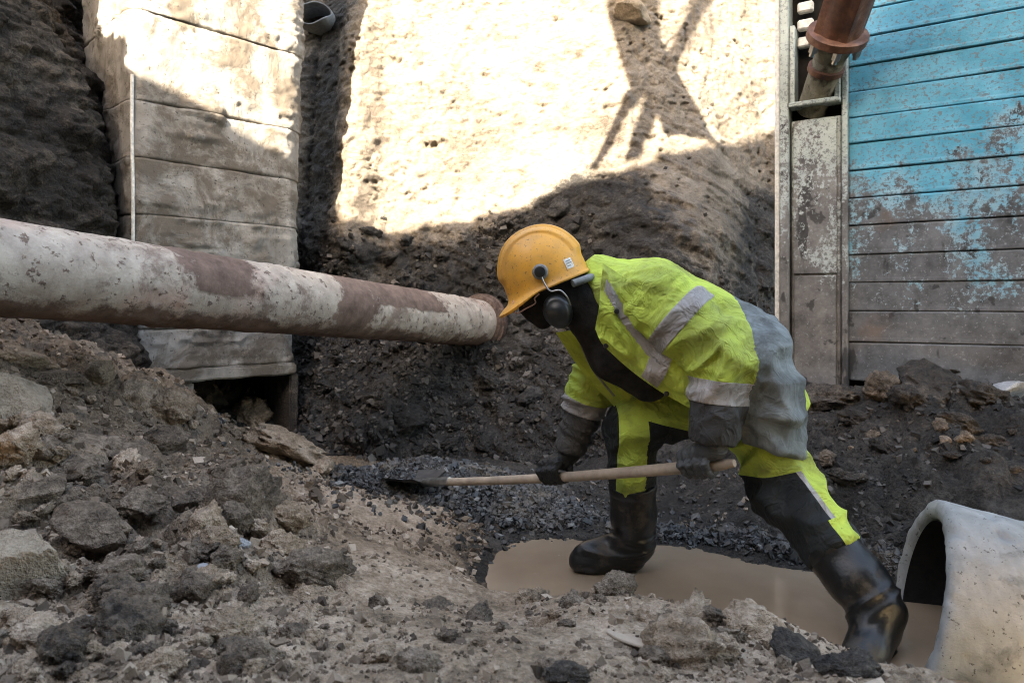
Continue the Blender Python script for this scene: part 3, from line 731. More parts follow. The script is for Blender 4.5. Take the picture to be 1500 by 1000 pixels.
# (px, py of the middle, width in px, material, height stretch)
for px, py, wpx, kind, sz in [(22,855,175,'tanclod',1.5),(135,775,150,'clayang',1.0),(12,600,120,'tanclod',1.9),(165,672,115,'clay',.9),(85,556,95,'clayang',.6),
    (205,603,80,'clay',1.2),(275,735,85,'clayang',.9),(360,735,100,'darkclod',1.2),(455,838,90,'darkclod',.9),(350,799,34,'greystone',1),(900,868,60,'darkclod',1.2),
    (1012,915,95,'mud',1),(1110,928,95,'clay',.9),(195,900,100,'darkclod',1),(120,922,44,'greystone',1.3),(415,655,110,'clay',.6),(1000,965,130,'mud',1),
    (1215,590,90,'clay',1),(1290,575,75,'tanclod',.9),(1370,572,110,'clay',.9),(1440,585,85,'clay',.8),(1475,572,85,'greystone',.5),(1372,548,24,'greystone',1),
    (60,640,80,'clay',1),(110,700,95,'clay',1),(240,660,70,'clay',1),(60,720,70,'clayang',.8),(330,690,60,'darkclod',1),(300,770,70,'clay',1),(420,760,60,'clay',1),
    (180,840,90,'clay',.9),(300,850,80,'clay',.8),(90,960,90,'clay',1),(560,960,50,'mud',1),(640,890,42,'darkclod',1),(700,905,44,'darkclod',1),(780,880,50,'clay',1),
    (840,885,46,'clay',1),(960,905,60,'clay',1),(1060,935,70,'darkclod',.8),(1170,965,90,'clay',.9),(1240,985,70,'clay',.9),(370,610,60,'clay',1),(250,600,60,'clay',1.1),
    (150,560,60,'tanclod',.9),(40,530,60,'tanclod',.8),(470,690,40,'clay',1),(1160,570,60,'clay',1),(1330,590,60,'clay',1),(1250,615,55,'clay',1),(1400,620,60,'darkclod',1),
    (1300,660,40,'clay',1),(1450,650,50,'clay',1)]:
    h = hit(px, py); kind = {'clay': 'mud' if (px*7+py) % 3 else 'clay', 'darkclod': 'clay'}.get(kind, kind) if px < 1150 else {'clay': 'darkclod', 'tanclod': 'clay'}.get(kind, kind) if px > 1150 else kind
    clod('stone' if kind in ('greystone', 'clayang', 'tanclod') else 'clod', kind, h, wpx/1000*h[1]*.50, GROUND, .5, None, (1, 1, sz))
cnt = 0
while cnt < 235:
    px = random.uniform(-20, 1500); py = random.uniform(500, 1000)
    if px < 480: w_ = 1
    elif px > 1130 and py < 720: w_ = .8
    elif py > 850: w_ = .35
    else: w_ = 0
    if random.random() > w_ or (420 < px < 1330 and py < 860 and px < 1130): continue
    h = hit(px, py)
    if h[2] < .03 or h[1] > 5: continue
    size = min(.085, max(.012, random.lognormvariate(math.log(.022), .5)))
    kind = random.choices(['clay', 'mud', 'darkclod', 'clayang', 'greystone'], [5, 6, .15, 1.5, .3] if px < 1120 else [3, .5, 6, 1, .3])[0]
    clod('stone' if kind in ('clayang', 'greystone') else 'clod', kind, h, size, GROUND, .34); cnt += 1
cnt = 0
while cnt < 170:
    px = random.uniform(410, 1160); py = random.uniform(250, 690); zz = random.uniform(.0, 1.9); xx = random.uniform(-1.7, 1.9)
    if random.random() > (1.1-zz/2.1) or (xx > .85 and zz > .75): continue
    yy = float(wall_at(np.array([xx]), np.array([zz]))[0])
    clod('clod', 'wall', (xx, yy+.01, zz), min(.12, max(.02, random.lognormvariate(math.log(.042), .5))), WALL, .5); cnt += 1

q = wall_hit(922, 4); clod('stone', 'tanclod', q-np.array([0, .05, .1]), .20, WALL, .5, (.3, .2, .6), (1, 1, .8))

# shadow caster added out of view, shaped to throw a shadow on the face
arm = empty('excavator_arm', (0, 1.0, 4.2)); tag(arm, 'steel excavator arm with linkage rods reaching over the trench', 'excavator arm')
def caster(name, pts, Yc, th, mat):
    q = []
    for px, py in pts:
        k = wall_hit(px, max(py, -20)); k = k+np.array([0, 0, (max(py, -20)-py)/1000*k[1]]); t_ = (k[1]-Yc)/(-SUN.y); q.append(k+np.array(SUN)*t_)
    q = np.array(q); n = len(q); V = np.vstack([q+np.array([0, th/2, 0]), q-np.array([0, th/2, 0])])
    F = [list(range(n))[::-1], list(range(n, 2*n))]+[[i, (i+1) % n, n+(i+1) % n, n+i] for i in range(n)]
    m = poly_mesh(name, V, F, False); bm = bmesh.new(); bm.from_mesh(m); bmesh.ops.recalc_face_normals(bm, faces=bm.faces[:]); bm.to_mesh(m); bm.free()
    return put(name, m, mat, arm)
caster('stick', [(880, -160), (892, 20), (908, 80), (924, 131), (960, 131), (966, 60), (962, 0), (985, -160)], 1.0, .10, M['rust'])
caster('rod', [(924, 131), (946, 134), (872, 250), (864, 247)], 1.0, .04, M['rust'])
caster('rod', [(950, 131), (972, 140), (935, 232), (917, 236)], 1.1, .04, M['rust'])
caster('hose', [(1030, -100), (1062, -100), (1044, 0), (1008, 60), (990, 98), (978, 80), (1018, 0)], 1.2, .04, M['black'])
caster('link_plate', [(958, 40), (994, 108), (1048, 206), (972, 196), (955, 120)], 1.3, .04, M['rust'])

# eight-cornered crumbs, thousands in one mesh
CUBE = np.array([[x, y, z] for x in (-1, 1) for y in (-1, 1) for z in (-1, 1)], float)/1.5
CF = np.array([[0, 1, 3, 2], [4, 6, 7, 5], [0, 4, 5, 1], [2, 3, 7, 6], [0, 2, 6, 4], [1, 5, 7, 3]])
def rand_rot(n):
    q = RNG.normal(size=(n, 4)); q /= np.linalg.norm(q, axis=1)[:, None]; w_, x, y, z = q.T
    return np.stack([1-2*(y*y+z*z), 2*(x*y-z*w_), 2*(x*z+y*w_), 2*(x*y+z*w_), 1-2*(x*x+z*z), 2*(y*z-x*w_), 2*(x*z-y*w_), 2*(y*z+x*w_), 1-2*(x*x+y*y)], -1).reshape(n, 3, 3)
def scatter(name, pos, size, mat, flat=.65):
    n = len(pos); V = CUBE[None]*RNG.uniform(.45, 1.25, (n, 8, 3))
    V = V*RNG.uniform([.8, .7, flat*.7], [1.25, 1.1, flat*1.3], (n, 1, 3))
    V = np.einsum('nij,nkj->nki', rand_rot(n), V)*size[:, None, None]+pos[:, None]
    F = (np.arange(n)[:, None, None]*8+CF[None]).reshape(-1, 4)
    return put(name, mk_mesh(name, V.reshape(-1, 3), F, False), mat)
n = 46000
s_ = RNG.uniform(-.95, .85, n); y_ = np.exp(RNG.uniform(math.log(.8), math.log(4.6), n)); x_ = s_*y_
z_ = ground(x_, y_); px = 750+1000*s_; q = np.stack([x_, y_, z_*0], -1)
dens = sstep(-.3, .35, fbm(q*2.0+3, 3)+.25*(px < 520)+.15*((px > 1120)*(y_ > 2.5)))
dens = dens*np.where((px > 480) & (px < 1050) & (y_ < 2.3), .45, 1)
ok = (RNG.random(n) < dens*.8) & (z_ > .02) & ~((px > 1000)*(y_ > 3.9) > 0)
pos = np.stack([x_, y_, z_+.001], -1)[ok]
size = np.clip(np.exp(RNG.normal(math.log(.0062), .55, len(pos)))*np.clip(pos[:, 1]/1.8, .7, 1.6), .002, .03)
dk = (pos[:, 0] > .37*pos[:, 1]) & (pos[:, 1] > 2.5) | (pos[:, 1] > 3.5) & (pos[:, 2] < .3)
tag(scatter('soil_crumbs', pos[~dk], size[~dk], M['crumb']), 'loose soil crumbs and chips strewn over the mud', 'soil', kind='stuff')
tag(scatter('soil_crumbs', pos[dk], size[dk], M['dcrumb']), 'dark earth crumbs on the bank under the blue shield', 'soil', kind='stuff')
n = 13000
x_ = RNG.uniform(-2.1, 2.0, n); z_ = RNG.uniform(-.02, 2.6, n)
ok = RNG.random(n) < sstep(-.25, .4, fbm(np.stack([x_*1.7, z_*1.7, x_*0], -1), 3)+.4*(1.2-z_))
ok &= ~((x_ > .85) & (z_ > .75) & (RNG.random(n) < .9))
x_ = x_[ok]; z_ = z_[ok]; y_ = wall_at(x_, z_)
tag(scatter('wall_crumbs', np.stack([x_, y_-.004, z_], -1), np.clip(np.exp(RNG.normal(math.log(.014), .5, len(x_))), .004, .045), M['dcrumb'], .8),
    'crumbling lumps of earth on the lower trench face', 'soil', kind='stuff')
# gravel: main heap by the shovel, strip along the foot of the bank
def gravel_h(x, y): return .085*np.exp(-((x+.36)/.46)**2-((y-3.50)/.25)**2)+.05*np.exp(-((x-.02)/.36)**2-((y-3.22)/.17)**2)
n = 24000; pts = []
x_ = RNG.uniform(-1.0, 1.0, n); y_ = RNG.uniform(2.9, 3.95, n); g_ = gravel_h(x_, y_)
ok = g_ > .012+.012*RNG.random(n); x1, y1, g1 = x_[ok], y_[ok], g_[ok]
pts.append(np.stack([x1, y1, np.maximum(ground(x1, y1), -.01)+g1-RNG.random(len(x1))*.012], -1))
t_ = RNG.random(3000); sx = np.interp(t_, [0, .35, .7, 1], [.45, .86, 1.2, 1.62]); sy = np.interp(t_, [0, .35, .7, 1], [3.08, 2.9, 2.66, 2.42])
o_ = RNG.normal(0, .032, len(t_)); sx = sx+o_*.5; sy = sy+o_
pts.append(np.stack([sx, sy, np.maximum(ground(sx, sy), -.012)+.012*np.exp(-(o_/.06)**2)], -1))
sx = RNG.normal(-.2, .6, 1500); sy = RNG.normal(3.25, .28, 1500); sz = ground(sx, np.clip(sy, 2.6, 4.4)); kk = (sz > -.005) & (sy > 2.6) & (sy < 4.4) & (sx < 1.2)
pts.append(np.stack([sx, sy, sz+.004], -1)[kk]); pts = np.concatenate(pts)
tag(scatter('gravel', pts, np.clip(np.exp(RNG.normal(math.log(.0110), .45, len(pts))), .004, .028), M['gravel'], .7),
    'dark crushed stone heaped at the shovel and along the water', 'gravel', kind='stuff')
# solid core under the heap
xs_, ys_ = np.meshgrid(np.linspace(-1.3, .95, 110), np.linspace(2.85, 4.1, 70), indexing='ij'); xf, yf = xs_.ravel(), ys_.ravel()
gh = gravel_h(xf, yf); zf = np.maximum(ground(xf, yf), -.03)+gh-.014-.06*(gh < .012)
tag(put('gravel_bed', mk_mesh('gravel_bed', np.stack([xf, yf, zf], -1), grid_faces(110, 70)), M['darkclod']), 'dark stony bed beneath the crushed stone heap', 'gravel', kind='stuff')
# wood chip
h = hit(930, 950); V = []; 
bm = box_bm((.11, .022, .006), .002); bmesh.ops.subdivide_edges(bm, edges=[e for e in bm.edges if e.calc_length() > .05], cuts=6)
for v in bm.verts: v.co.y *= 1-abs(v.co.x/.06)**2*.75; v.co.z += .006*math.sin(v.co.x*30)
o = put('wood_chip', bm_mesh(bm, 'wood_chip'), M['wood']); o.location = Vector(h)+Vector((0, 0, .012)); o.rotation_euler = (.25, .22, -.45)
tag(o, 'small flat wood chip lying on the mud in front of the water', 'wood chip')
#@@PERSON@@
# ------------------------------------------------------------------ worker: signed-distance modelling
def sd_cone(p, a, b, ra, rb, sy=1.0):
    k = np.array([1, sy, 1], np.float32); a = (np.asarray(a)*k).astype(np.float32); b = (np.asarray(b)*k).astype(np.float32)
    d = (p*k if sy != 1 else p).astype(np.float32)-a; ab = b-a
    t = np.clip((d@ab)/np.float32(max(1e-9, ab@ab)), 0, 1); d -= t[:, None]*ab
    return np.sqrt(np.einsum('ij,ij->i', d, d))-(np.float32(ra)+np.float32(rb-ra)*t)
def sd_ell(p, c, fr, rad):
    q = np.stack([(p-c)@f for f in fr], -1)/np.array(rad); k = np.linalg.norm(q, axis=1)
    return (k-1)*min(rad)
def smin(a, b, k):
    h = np.clip(.5+.5*(b-a)/k, 0, 1); return b*(1-h)+a*h-k*h*(1-h)
def chain(p, pts, rad, k=.02, sy=1.0):
    f = None
    for i in range(len(pts)-1):
        d = sd_cone(p, pts[i], pts[i+1], rad[i], rad[i+1], sy); f = d if f is None else smin(f, d, k)
    return f
def nets(fn, lo, hi, h):
    lo = np.array(lo, float); n = np.ceil((np.array(hi)-lo)/h).astype(int)+1
    ax_ = [lo[i]+np.arange(n[i])*h for i in range(3)]
    G = np.stack(np.meshgrid(*ax_, indexing='ij'), -1).reshape(-1, 3).astype(np.float32)
    f = np.asarray(fn(G), np.float32).reshape(n); neg = f < 0
    c8 = [(i, j, k) for i in (0, 1) for j in (0, 1) for k in (0, 1)]
    sl = lambda A, c: A[c[0]:n[0]-1+c[0], c[1]:n[1]-1+c[1], c[2]:n[2]-1+c[2]]
    cnt = sum(sl(neg, c).astype(np.int8) for c in c8); act = (cnt > 0) & (cnt < 8)
    idx = -np.ones(act.shape, np.int64); I = np.argwhere(act); idx[act] = np.arange(len(I))
    acc = np.zeros((len(I), 3)); wt = np.zeros(len(I))
    for a in c8:
        for d in range(3):
            if a[d]: continue
            b = list(a); b[d] = 1
            fa = f[tuple((I+a).T)]; fb = f[tuple((I+b).T)]; cr_ = (fa < 0) != (fb < 0)
            t = np.where(cr_, fa/np.where(cr_, fa-fb, 1), 0)
            pt = np.tile(np.array(a, float), (len(I), 1)); pt[:, d] += t
            acc += pt*cr_[:, None]; wt += cr_
    V = lo+(I+acc/wt[:, None])*h; Q = []
    for d in range(3):
        e = [0, 0, 0]; e[d] = 1; u, v = (d+1) % 3, (d+2) % 3
        A = neg[:n[0]-e[0], :n[1]-e[1], :n[2]-e[2]]; B = neg[e[0]:, e[1]:, e[2]:]
        E = np.argwhere(A != B); E = E[(E[:, u] > 0) & (E[:, v] > 0) & (E[:, u] < n[u]-1) & (E[:, v] < n[v]-1)]
        fl_ = A[tuple(E.T)]
        def cell(du, dv):
            c = E.copy(); c[:, u] -= du; c[:, v] -= dv; return idx[tuple(c.T)]
        q = np.stack([cell(1, 1), cell(0, 1), cell(0, 0), cell(1, 0)], -1); q[~fl_] = q[~fl_][:, ::-1]; Q.append(q)
    return V, np.concatenate(Q)
def vnormals(V, F):
    n = np.cross(V[F[:, 2]]-V[F[:, 0]], V[F[:, 3]]-V[F[:, 1]]); N = np.zeros_like(V)
    for k in range(4): np.add.at(N, F[:, k], n)
    return N/np.maximum(np.linalg.norm(N, axis=1), 1e-9)[:, None]
def relax(V, F, it=2, lam=.5):
    for _ in range(it):
        S = np.zeros_like(V); c = np.zeros(len(V))
        for k in range(4):
            np.add.at(S, F[:, k], V[F[:, (k+1) % 4]]+V[F[:, (k+3) % 4]]); np.add.at(c, F[:, k], 2)
        V = V+lam*(S/np.maximum(c, 1)[:, None]-V)
    return V
def cut(bm, faces, co, no):
    fs = [f for f in faces if f.is_valid]; ge = set(fs)
    for f in fs: ge.update(f.edges); ge.update(f.verts)
    bmesh.ops.bisect_plane(bm, geom=list(ge), plane_co=Vector(co), plane_no=Vector(no), dist=1e-6)

# joints, from the photograph
NB = P(890, 412, 2.42); C1 = P(935, 448, 2.42); C2 = P(1010, 492, 2.42); WA = P(1075, 528, 2.42); PE = P(1108, 570, 2.42)
SL, EL, WL = P(958, 440, 2.235), P(1057, 522, 2.16), P(1043, 650, 2.16)
SR, ER, WR = P(893, 475, 2.60), P(861, 582, 2.62), P(833, 662, 2.64)
HL, KL = P(1098, 590, 2.37), P(1150, 715, 2.25); AL = np.array([1.07, 1.99, .12])
HR, KR, AR = P(1070, 580, 2.53), P(925, 622, 2.52), P(926, 775, 2.60)
rimc = P(799, 409, 2.38); hf = np.array([-.90, .12, -.38]); hf /= np.linalg.norm(hf)
hl = np.cross(hf, (0, 0, 1)); hl = np.cross(np.array([-.38, 0, .92]), hf); hl /= np.linalg.norm(hl); hu = np.cross(hf, hl)
if hu[2] < 0: hu = -hu
if hl[1] > 0: hl = -hl                                                   # hl points to the camera side
person = empty('person', (float(C2[0]), 2.42, 0.0))
tag(person, 'worker in lime hi-vis jacket and yellow hard hat bending to shovel gravel', 'person')

# body: one continuous figure, hooded head, neck, trunk and limbs
def body_f(p):
    f = sd_ell(p, rimc-hu*.012-hf*.008, (hf, hl, hu), (.100, .080, .125))
    f = smin(f, sd_cone(p, rimc-hu*.09+hf*.045, rimc-hu*.125+hf*.062, .055, .036), .03)       # jaw and chin
    f = smin(f, sd_cone(p, rimc-hu*.030+hf*.097, rimc-hu*.062+hf*.112, .012, .017), .012)     # nose under the mask
    f = smin(f, sd_cone(p, rimc-hu*.085+hf*.090, rimc-hu*.095+hf*.085, .034, .032), .015)     # mouth mask
    f = smin(f, chain(p, [rimc-hu*.07-hf*.035, P(856, 438, 2.40), P(890, 470, 2.42)], [.072, .085, .10], .04), .05)
    f = smin(f, chain(p, [P(872, 470, 2.40), P(900, 520, 2.41), P(950, 560, 2.41)], [.085, .085, .07], .04), .05)
    f = smin(f, chain(p, [C1, C2, WA, PE], [.12, .115, .11, .12], .05, .75), .05)
    for a, b, c, r_ in ((SL, EL, WL, (.065, .05, .036)), (SR, ER, WR, (.065, .05, .036))): f = smin(f, chain(p, [a, b, c], r_, .02), .03)
    for a, b, c, r_ in ((HL, KL, AL, (.09, .06, .04)), (HR, KR, AR, (.09, .06, .04))): f = smin(f, chain(p, [a, b, c], r_, .02), .03)
    return f
V, F = nets(body_f, (.02, 1.75, .04), (1.25, 2.8, 1.36), .009); V = relax(V, F, 2)
N_ = vnormals(V, F); V = V+N_*(fbm(V*22, 3)*.004)[:, None]
put('body', mk_mesh('body', V, F), M['black'], person)

# jacket
hem_p = P(1135, 648, 2.40); hem_n = np.array([-.26, 0, -.965])
cuffL_n = (WL-EL)/np.linalg.norm(WL-EL); cuffR_n = (WR-ER)/np.linalg.norm(WR-ER)
def jk_parts(p):
    t = chain(p, [P(905, 430, 2.42), P(950, 446, 2.42), P(1010, 480, 2.42), P(1070, 512, 2.42)], [.115, .148, .150, .150], .04, .66)
    sk = chain(p, [P(1072, 512, 2.42), P(1095, 570, 2.41), P(1106, 690, 2.40)], [.150, .134, .122], .05, .46)
    sk = np.maximum(sk, (p-hem_p)@hem_n)
    t = smin(t, sk, .03)
    t = smin(t, sd_cone(p, P(896, 424, 2.41), P(880, 412, 2.40), .085, .084), .03)
    l = smin(chain(p, [SL, EL], [.108, .096], .02), sd_cone(p, EL, WL, .094, .070), .035)
    l = np.maximum(l, (p-(WL-cuffL_n*.005))@cuffL_n)
    r_ = smin(chain(p, [SR, ER], [.10, .076], .02), sd_cone(p, ER, WR, .076, .054), .03)
    r_ = np.maximum(r_, (p-(WR-cuffR_n*.005))@cuffR_n)
    return t, l, r_
def jk_f(p):
    t, l, r_ = jk_parts(p); return smin(smin(t, l, .045), r_, .04)
V, F = nets(jk_f, (.12, 1.98, .34), (1.16, 2.80, 1.26), .0066); V = relax(V, F, 2)
N_ = vnormals(V, F); t, l, r_ = jk_parts(V.astype(np.float32))
def along(p, a, b): d = b-a; return (p-a)@d/(d@d)
# cloth folds: creases across the sleeve bends, long drags over back and skirt
def folds(V, ax_, s_al, s_ac, amp, seed):
    a, b, d = frame_of(ax_); q = np.stack([V@a*s_ac, V@b*s_ac, V@d*s_al], -1)+seed
    q = q+fbm(q*.6+3, 2)[:, None]*.7
    return (1-np.abs(perlin(q))*2.6).clip(-.3, 1)*amp*1.7
wl = sstep(.03, -.02, l-np.minimum(t, r_)); wr = sstep(.03, -.02, r_-np.minimum(t, l)); wt_ = np.clip(1-wl-wr, 0, 1)
tb = (t < .04)
d = wt_*(folds(V, C2-C1, 5, 9, .007, 1)+folds(V, np.array([.3, 0, -1]), 1.6, 9, .006, 5)*sstep(.70, .82, V[:, 0]))
eb = np.exp(-(np.linalg.norm(V-EL, axis=1)/.12)**2); ebR = np.exp(-(np.linalg.norm(V-ER, axis=1)/.10)**2)
d += wl*(folds(V, EL-SL, 17, 5, .011, 9)*(.35+eb)+folds(V, np.array([.6, 0, -.4]), 8, 8, .006, 2))
d += wr*(folds(V, WR-ER, 20, 6, .009, 4)*(.5+ebR))
d += fbm(V*9, 3)*.006
arm_pit = np.exp(-(np.linalg.norm(V-P(1040, 470, 2.2), axis=1)/.10)**2); d += arm_pit*folds(V, np.array([-.5, 0, -.85]), 14, 5, .012, 3)
V = V+N_*d[:, None]
lab = np.argmin(np.stack([t, l, r_]), 0)
me = mk_mesh('jacket', V, F); bm = bmesh.new(); bm.from_mesh(me); bm.verts.ensure_lookup_table(); bm.faces.ensure_lookup_table()
lay = bm.faces.layers.int.new('part')
for f, q in zip(bm.faces, F): f[lay] = int(np.bincount(lab[q], minlength=3).argmax())
def fsel(k): return [f for f in bm.faces if f[lay] == k]
uL = (EL-SL)/np.linalg.norm(EL-SL); uR = (ER-SR)/np.linalg.norm(ER-SR); LUL = np.linalg.norm(EL-SL); LFL = np.linalg.norm(WL-EL); LUR = np.linalg.norm(ER-SR)
bandL = (SL+uL*.075, SL+uL*.135); foreL = (EL+cuffL_n*LFL*.26, EL+cuffL_n*LFL*.52)
for q in bandL: cut(bm, fsel(1), q, uL)
for q in foreL: cut(bm, fsel(1), q, cuffL_n)
bandR = (SR+uR*LUR*.42, SR+uR*LUR*.60); foreR = (ER+cuffR_n*.012, ER+cuffR_n*.065)
for q in foreR: cut(bm, fsel(2), q, cuffR_n)
for q in bandR: cut(bm, fsel(2), q, uR)
gx_p, gx_n = P(1062, 470, 2.40), np.array([.94, 0, -.12]); gx_n = gx_n/np.linalg.norm(gx_n)
cut(bm, fsel(0), gx_p, gx_n)
collar_n = np.array([.80, 0, -.60])
bp_ = [C1+(C2-C1)*.70, C1+(C2-C1)*1.0]; bn = (C2-C1)/np.linalg.norm(C2-C1)
hemA, hemB = hem_p-hem_n*.085, hem_p-hem_n*.045
for q in (hemA, hemB): cut(bm, fsel(0), q, hem_n)
sideof = lambda f, q, n: (np.array(f.calc_center_median())-q)@n
tape = []
for f in bm.faces:
    k = f[lay]; m_i = 0
    if k == 1:
        fo = sideof(f, EL, cuffL_n)
        if sideof(f, foreL[1], cuffL_n) > 0 and fo > 0: m_i = 2
        elif sideof(f, foreL[0], cuffL_n) > 0 and fo > 0: tape.append(f)
        elif sideof(f, bandL[0], uL) > 0 and sideof(f, bandL[1], uL) < 0: tape.append(f)
    elif k == 2:
        if sideof(f, foreR[1], cuffR_n) > 0: m_i = 2
        elif sideof(f, foreR[0], cuffR_n) > 0: tape.append(f)
        elif sideof(f, bandR[0], uR) > 0 and sideof(f, bandR[1], uR) < 0: tape.append(f)
    else:
        if sideof(f, gx_p, gx_n) > 0: m_i = 3 if sideof(f, hemA, hem_n) > 0 and sideof(f, hemB, hem_n) < 0 else 1
    f.material_index = m_i
def shell(faces, off, name, mat, parent, thick=.0015):
    """a strip of tape lying on the cloth, following every fold"""
    nb_ = bmesh.new(); vm = {}
    for f in faces:
        vs_ = []
        for v in f.verts:
            if v not in vm: vm[v] = nb_.verts.new(v.co+v.normal*off)
            vs_.append(vm[v])
        try: nb_.faces.new(vs_)
        except ValueError: pass
    be = [e for e in nb_.edges if e.is_boundary]
    r__ = bmesh.ops.extrude_edge_only(nb_, edges=be); mp = {nv: v for v, nv in vm.items()}
    ev = [g_ for g_ in r__['geom'] if isinstance(g_, bmesh.types.BMVert)]
    for v in ev:
        o_ = min((x for e in v.link_edges for x in e.verts if x in mp), key=lambda x: (x.co-v.co).length, default=None)
        if o_ is not None: v.co = mp[o_].co-mp[o_].normal*.002
    return put(name, bm_mesh(nb_, name, True), mat, parent)
bm.normal_update()
gL = [f for f in tape if f[lay] == 1]; gR = [f for f in tape if f[lay] == 2]
m2 = bpy.data.meshes.new('jacket'); bm.to_mesh(m2); m2.polygons.foreach_set('use_smooth', np.full(len(m2.polygons), True))
jacket = put('jacket', m2, [M['lime'], M['greycoat'], M['darkgrey'], M['greyhem']], person)
for grp in ([f for f in gL if sideof(f, EL, cuffL_n) > .02 and sideof(f, foreL[0], cuffL_n) > 0], [f for f in gL if not (sideof(f, EL, cuffL_n) > .02 and sideof(f, foreL[0], cuffL_n) > 0)],
            [f for f in gR if sideof(f, foreR[0], cuffR_n) > 0], [f for f in gR if not sideof(f, foreR[0], cuffR_n) > 0]):
    if grp: shell(grp, .0025, 'reflective_tape', M['reflect'], jacket)
bm.free()
# loose panels: near front, far front, collar strap
def panel(name, top, bot, mat, parent, nu=70, nv=46, bulge=.02, th=.005, out=(0, -1, 0), seed=0, amp=.010):
    A = spline(top, nu); B = spline(bot, nu); v = np.linspace(0, 1, nv)[None, :, None]
    S = A[:, None]*(1-v)+B[:, None]*v; S = S+np.array(out)*(bulge*np.sin(np.pi*np.clip(v*.9+.1, 0, 1)))
    q = S.reshape(-1, 3); dd = folds(q, np.array([.6, 0, -.8]), 6, 13, amp, seed)+fbm(q*12, 3)*.006
    q = q+np.array(out)*dd[:, None]; S = q.reshape(nu, nv, 3)
    return S
def sheet(name, S, mat, parent, th=.004, out=(0, -1, 0)):
    nu, nv = S.shape[:2]; f = S.reshape(-1, 3); b = f-np.array(out)*th
    V = np.vstack([f, b]); F = grid_faces(nu, nv); n0 = nu*nv
    bd = [(i, 0) for i in range(nu)]+[(nu-1, j) for j in range(1, nv)]+[(i, nv-1) for i in range(nu-2, -1, -1)]+[(0, j) for j in range(nv-2, 0, -1)]
    ids = [i*nv+j for i, j in bd]; E = [[ids[k], ids[(k+1) % len(ids)], n0+ids[(k+1) % len(ids)], n0+ids[k]] for k in range(len(ids))]
    m = mk_mesh(name, V, np.vstack([F, F[:, ::-1]+n0, np.array(E)])); m.set_sharp_from_angle(angle=R(60)); return put(name, m, mat, parent)
S = panel('front_panel', [P(882, 386, 2.25), P(925, 415, 2.21), P(985, 470, 2.20), P(1052, 535, 2.16)],
          [P(872, 482, 2.24), P(886, 508, 2.25), P(950, 562, 2.24), P(1027, 607, 2.22)], M['lime'], jacket, bulge=.03, seed=2)
sheet('front_panel', S, M['lime'], jacket)
i0, i1 = int(70*.60), int(70*.74); sheet('reflective_tape', S[i0:i1, 10:45]+np.array([0, -.003, 0]), M['reflect'], jacket, .002)
j0 = 22; 
T_ = np.stack([S[i, int(8+ i*.35):int(8+i*.35)+9] for i in range(4, 46)]); sheet('reflective_tape', T_+np.array([0, -.0035, 0]), M['reflect'], jacket, .002)
for px, py in ((902, 456), (888, 506), (977, 577)):
    c = P(px, py, 2.2); k = np.argmin(((S[..., 0]/S[..., 1]-c[0]/c[1])**2+((1-S[..., 2])/S[..., 1]-(1-c[2])/c[1])**2).ravel()); c = S.reshape(-1, 3)[k]
    tube('snap_button', [c+np.array([0, -.002, 0]), c+np.array([0, -.0075, 0]), c+np.array([0, -.009, 0])], [.0085, .0085, .005], M['blackplastic'], jacket, 14)
S = panel('front_panel', [P(868, 478, 2.47), P(890, 520, 2.47), P(935, 566, 2.47)], [P(814, 487, 2.52), P(842, 530, 2.54), P(872, 566, 2.54), P(906, 602, 2.53)], M['lime'], jacket, 50, 30, .02, seed=6, amp=.006)
sheet('front_panel', S, M['lime'], jacket)
tube('zip', spline([P(846, 492, 2.46), P(868, 540, 2.47), P(900, 580, 2.48)], 20), .004, M['greyplastic'], jacket, 8)

# trousers
kax = (AL-KL)/np.linalg.norm(AL-KL); kaxR = (AR-KR)/np.linalg.norm(AR-KR); BTL = P(1222, 797, 2.10)
BTL = KL+kax*((BTL-KL)@kax)
def tr_f(p):
    f = chain(p, [HL, KL, BTL+kax*.05], [.118, .098, .086], .03)
    f = np.maximum(f, (p-(BTL+kax*.02))@kax)
    g_ = chain(p, [HR, KR, KR+kaxR*.30], [.118, .088, .078], .03); g_ = np.maximum(g_, (p-(KR+kaxR*.26))@kaxR)
    return smin(smin(f, g_, .05), sd_cone(p, PE, PE+np.array([.03, 0, -.03]), .135, .13, .75), .05)
V, F = nets(tr_f, (.25, 1.85, .10), (1.25, 2.75, .98), .0075); V = relax(V, F, 2); N_ = vnormals(V, F)
kb = np.exp(-(np.linalg.norm(V-KL, axis=1)/.16)**2); kbR = np.exp(-(np.linalg.norm(V-KR, axis=1)/.14)**2)
V = V+N_*(folds(V, kax, 10, 6, .010, 3)*(.5+kb)+folds(V, np.array([.2, 0, -1]), 9, 7, .008, 8)*(.4+kbR)*.8+fbm(V*11, 3)*.006)[:, None]
me = mk_mesh('trousers', V, F); bm = bmesh.new(); bm.from_mesh(me); bm.faces.ensure_lookup_table()
rgt = (V[F].mean(1)-KR)[:, 0] < .40; lay = bm.faces.layers.int.new('part')
isL = np.minimum(sd_cone(V.astype(np.float32), HL, KL, .128, .098), sd_cone(V.astype(np.float32), KL, BTL, .098, .086)) < np.minimum(sd_cone(V.astype(np.float32), HR, KR, .118, .088), sd_cone(V.astype(np.float32), KR, AR, .088, .078))
for f, q in zip(bm.faces, F): f[lay] = int(isL[q].mean() > .5)
kn_p, kn_n = P(1118, 700, 2.2), np.array([.32, 0, -.95]); lo_p = KL+kax*((P(1200, 775, 2.1)-KL)@kax)
sn = np.cross(kax, (0, 1, 0)); sn = sn*(1 if sn[0] > 0 else -1); sn /= np.linalg.norm(sn)
for q, n in ((kn_p, kn_n), (lo_p, kax), (KL+sn*.052, sn), (KL+sn*.036, sn), (KL+sn*.024, sn)): cut(bm, fsel(1), q, n)
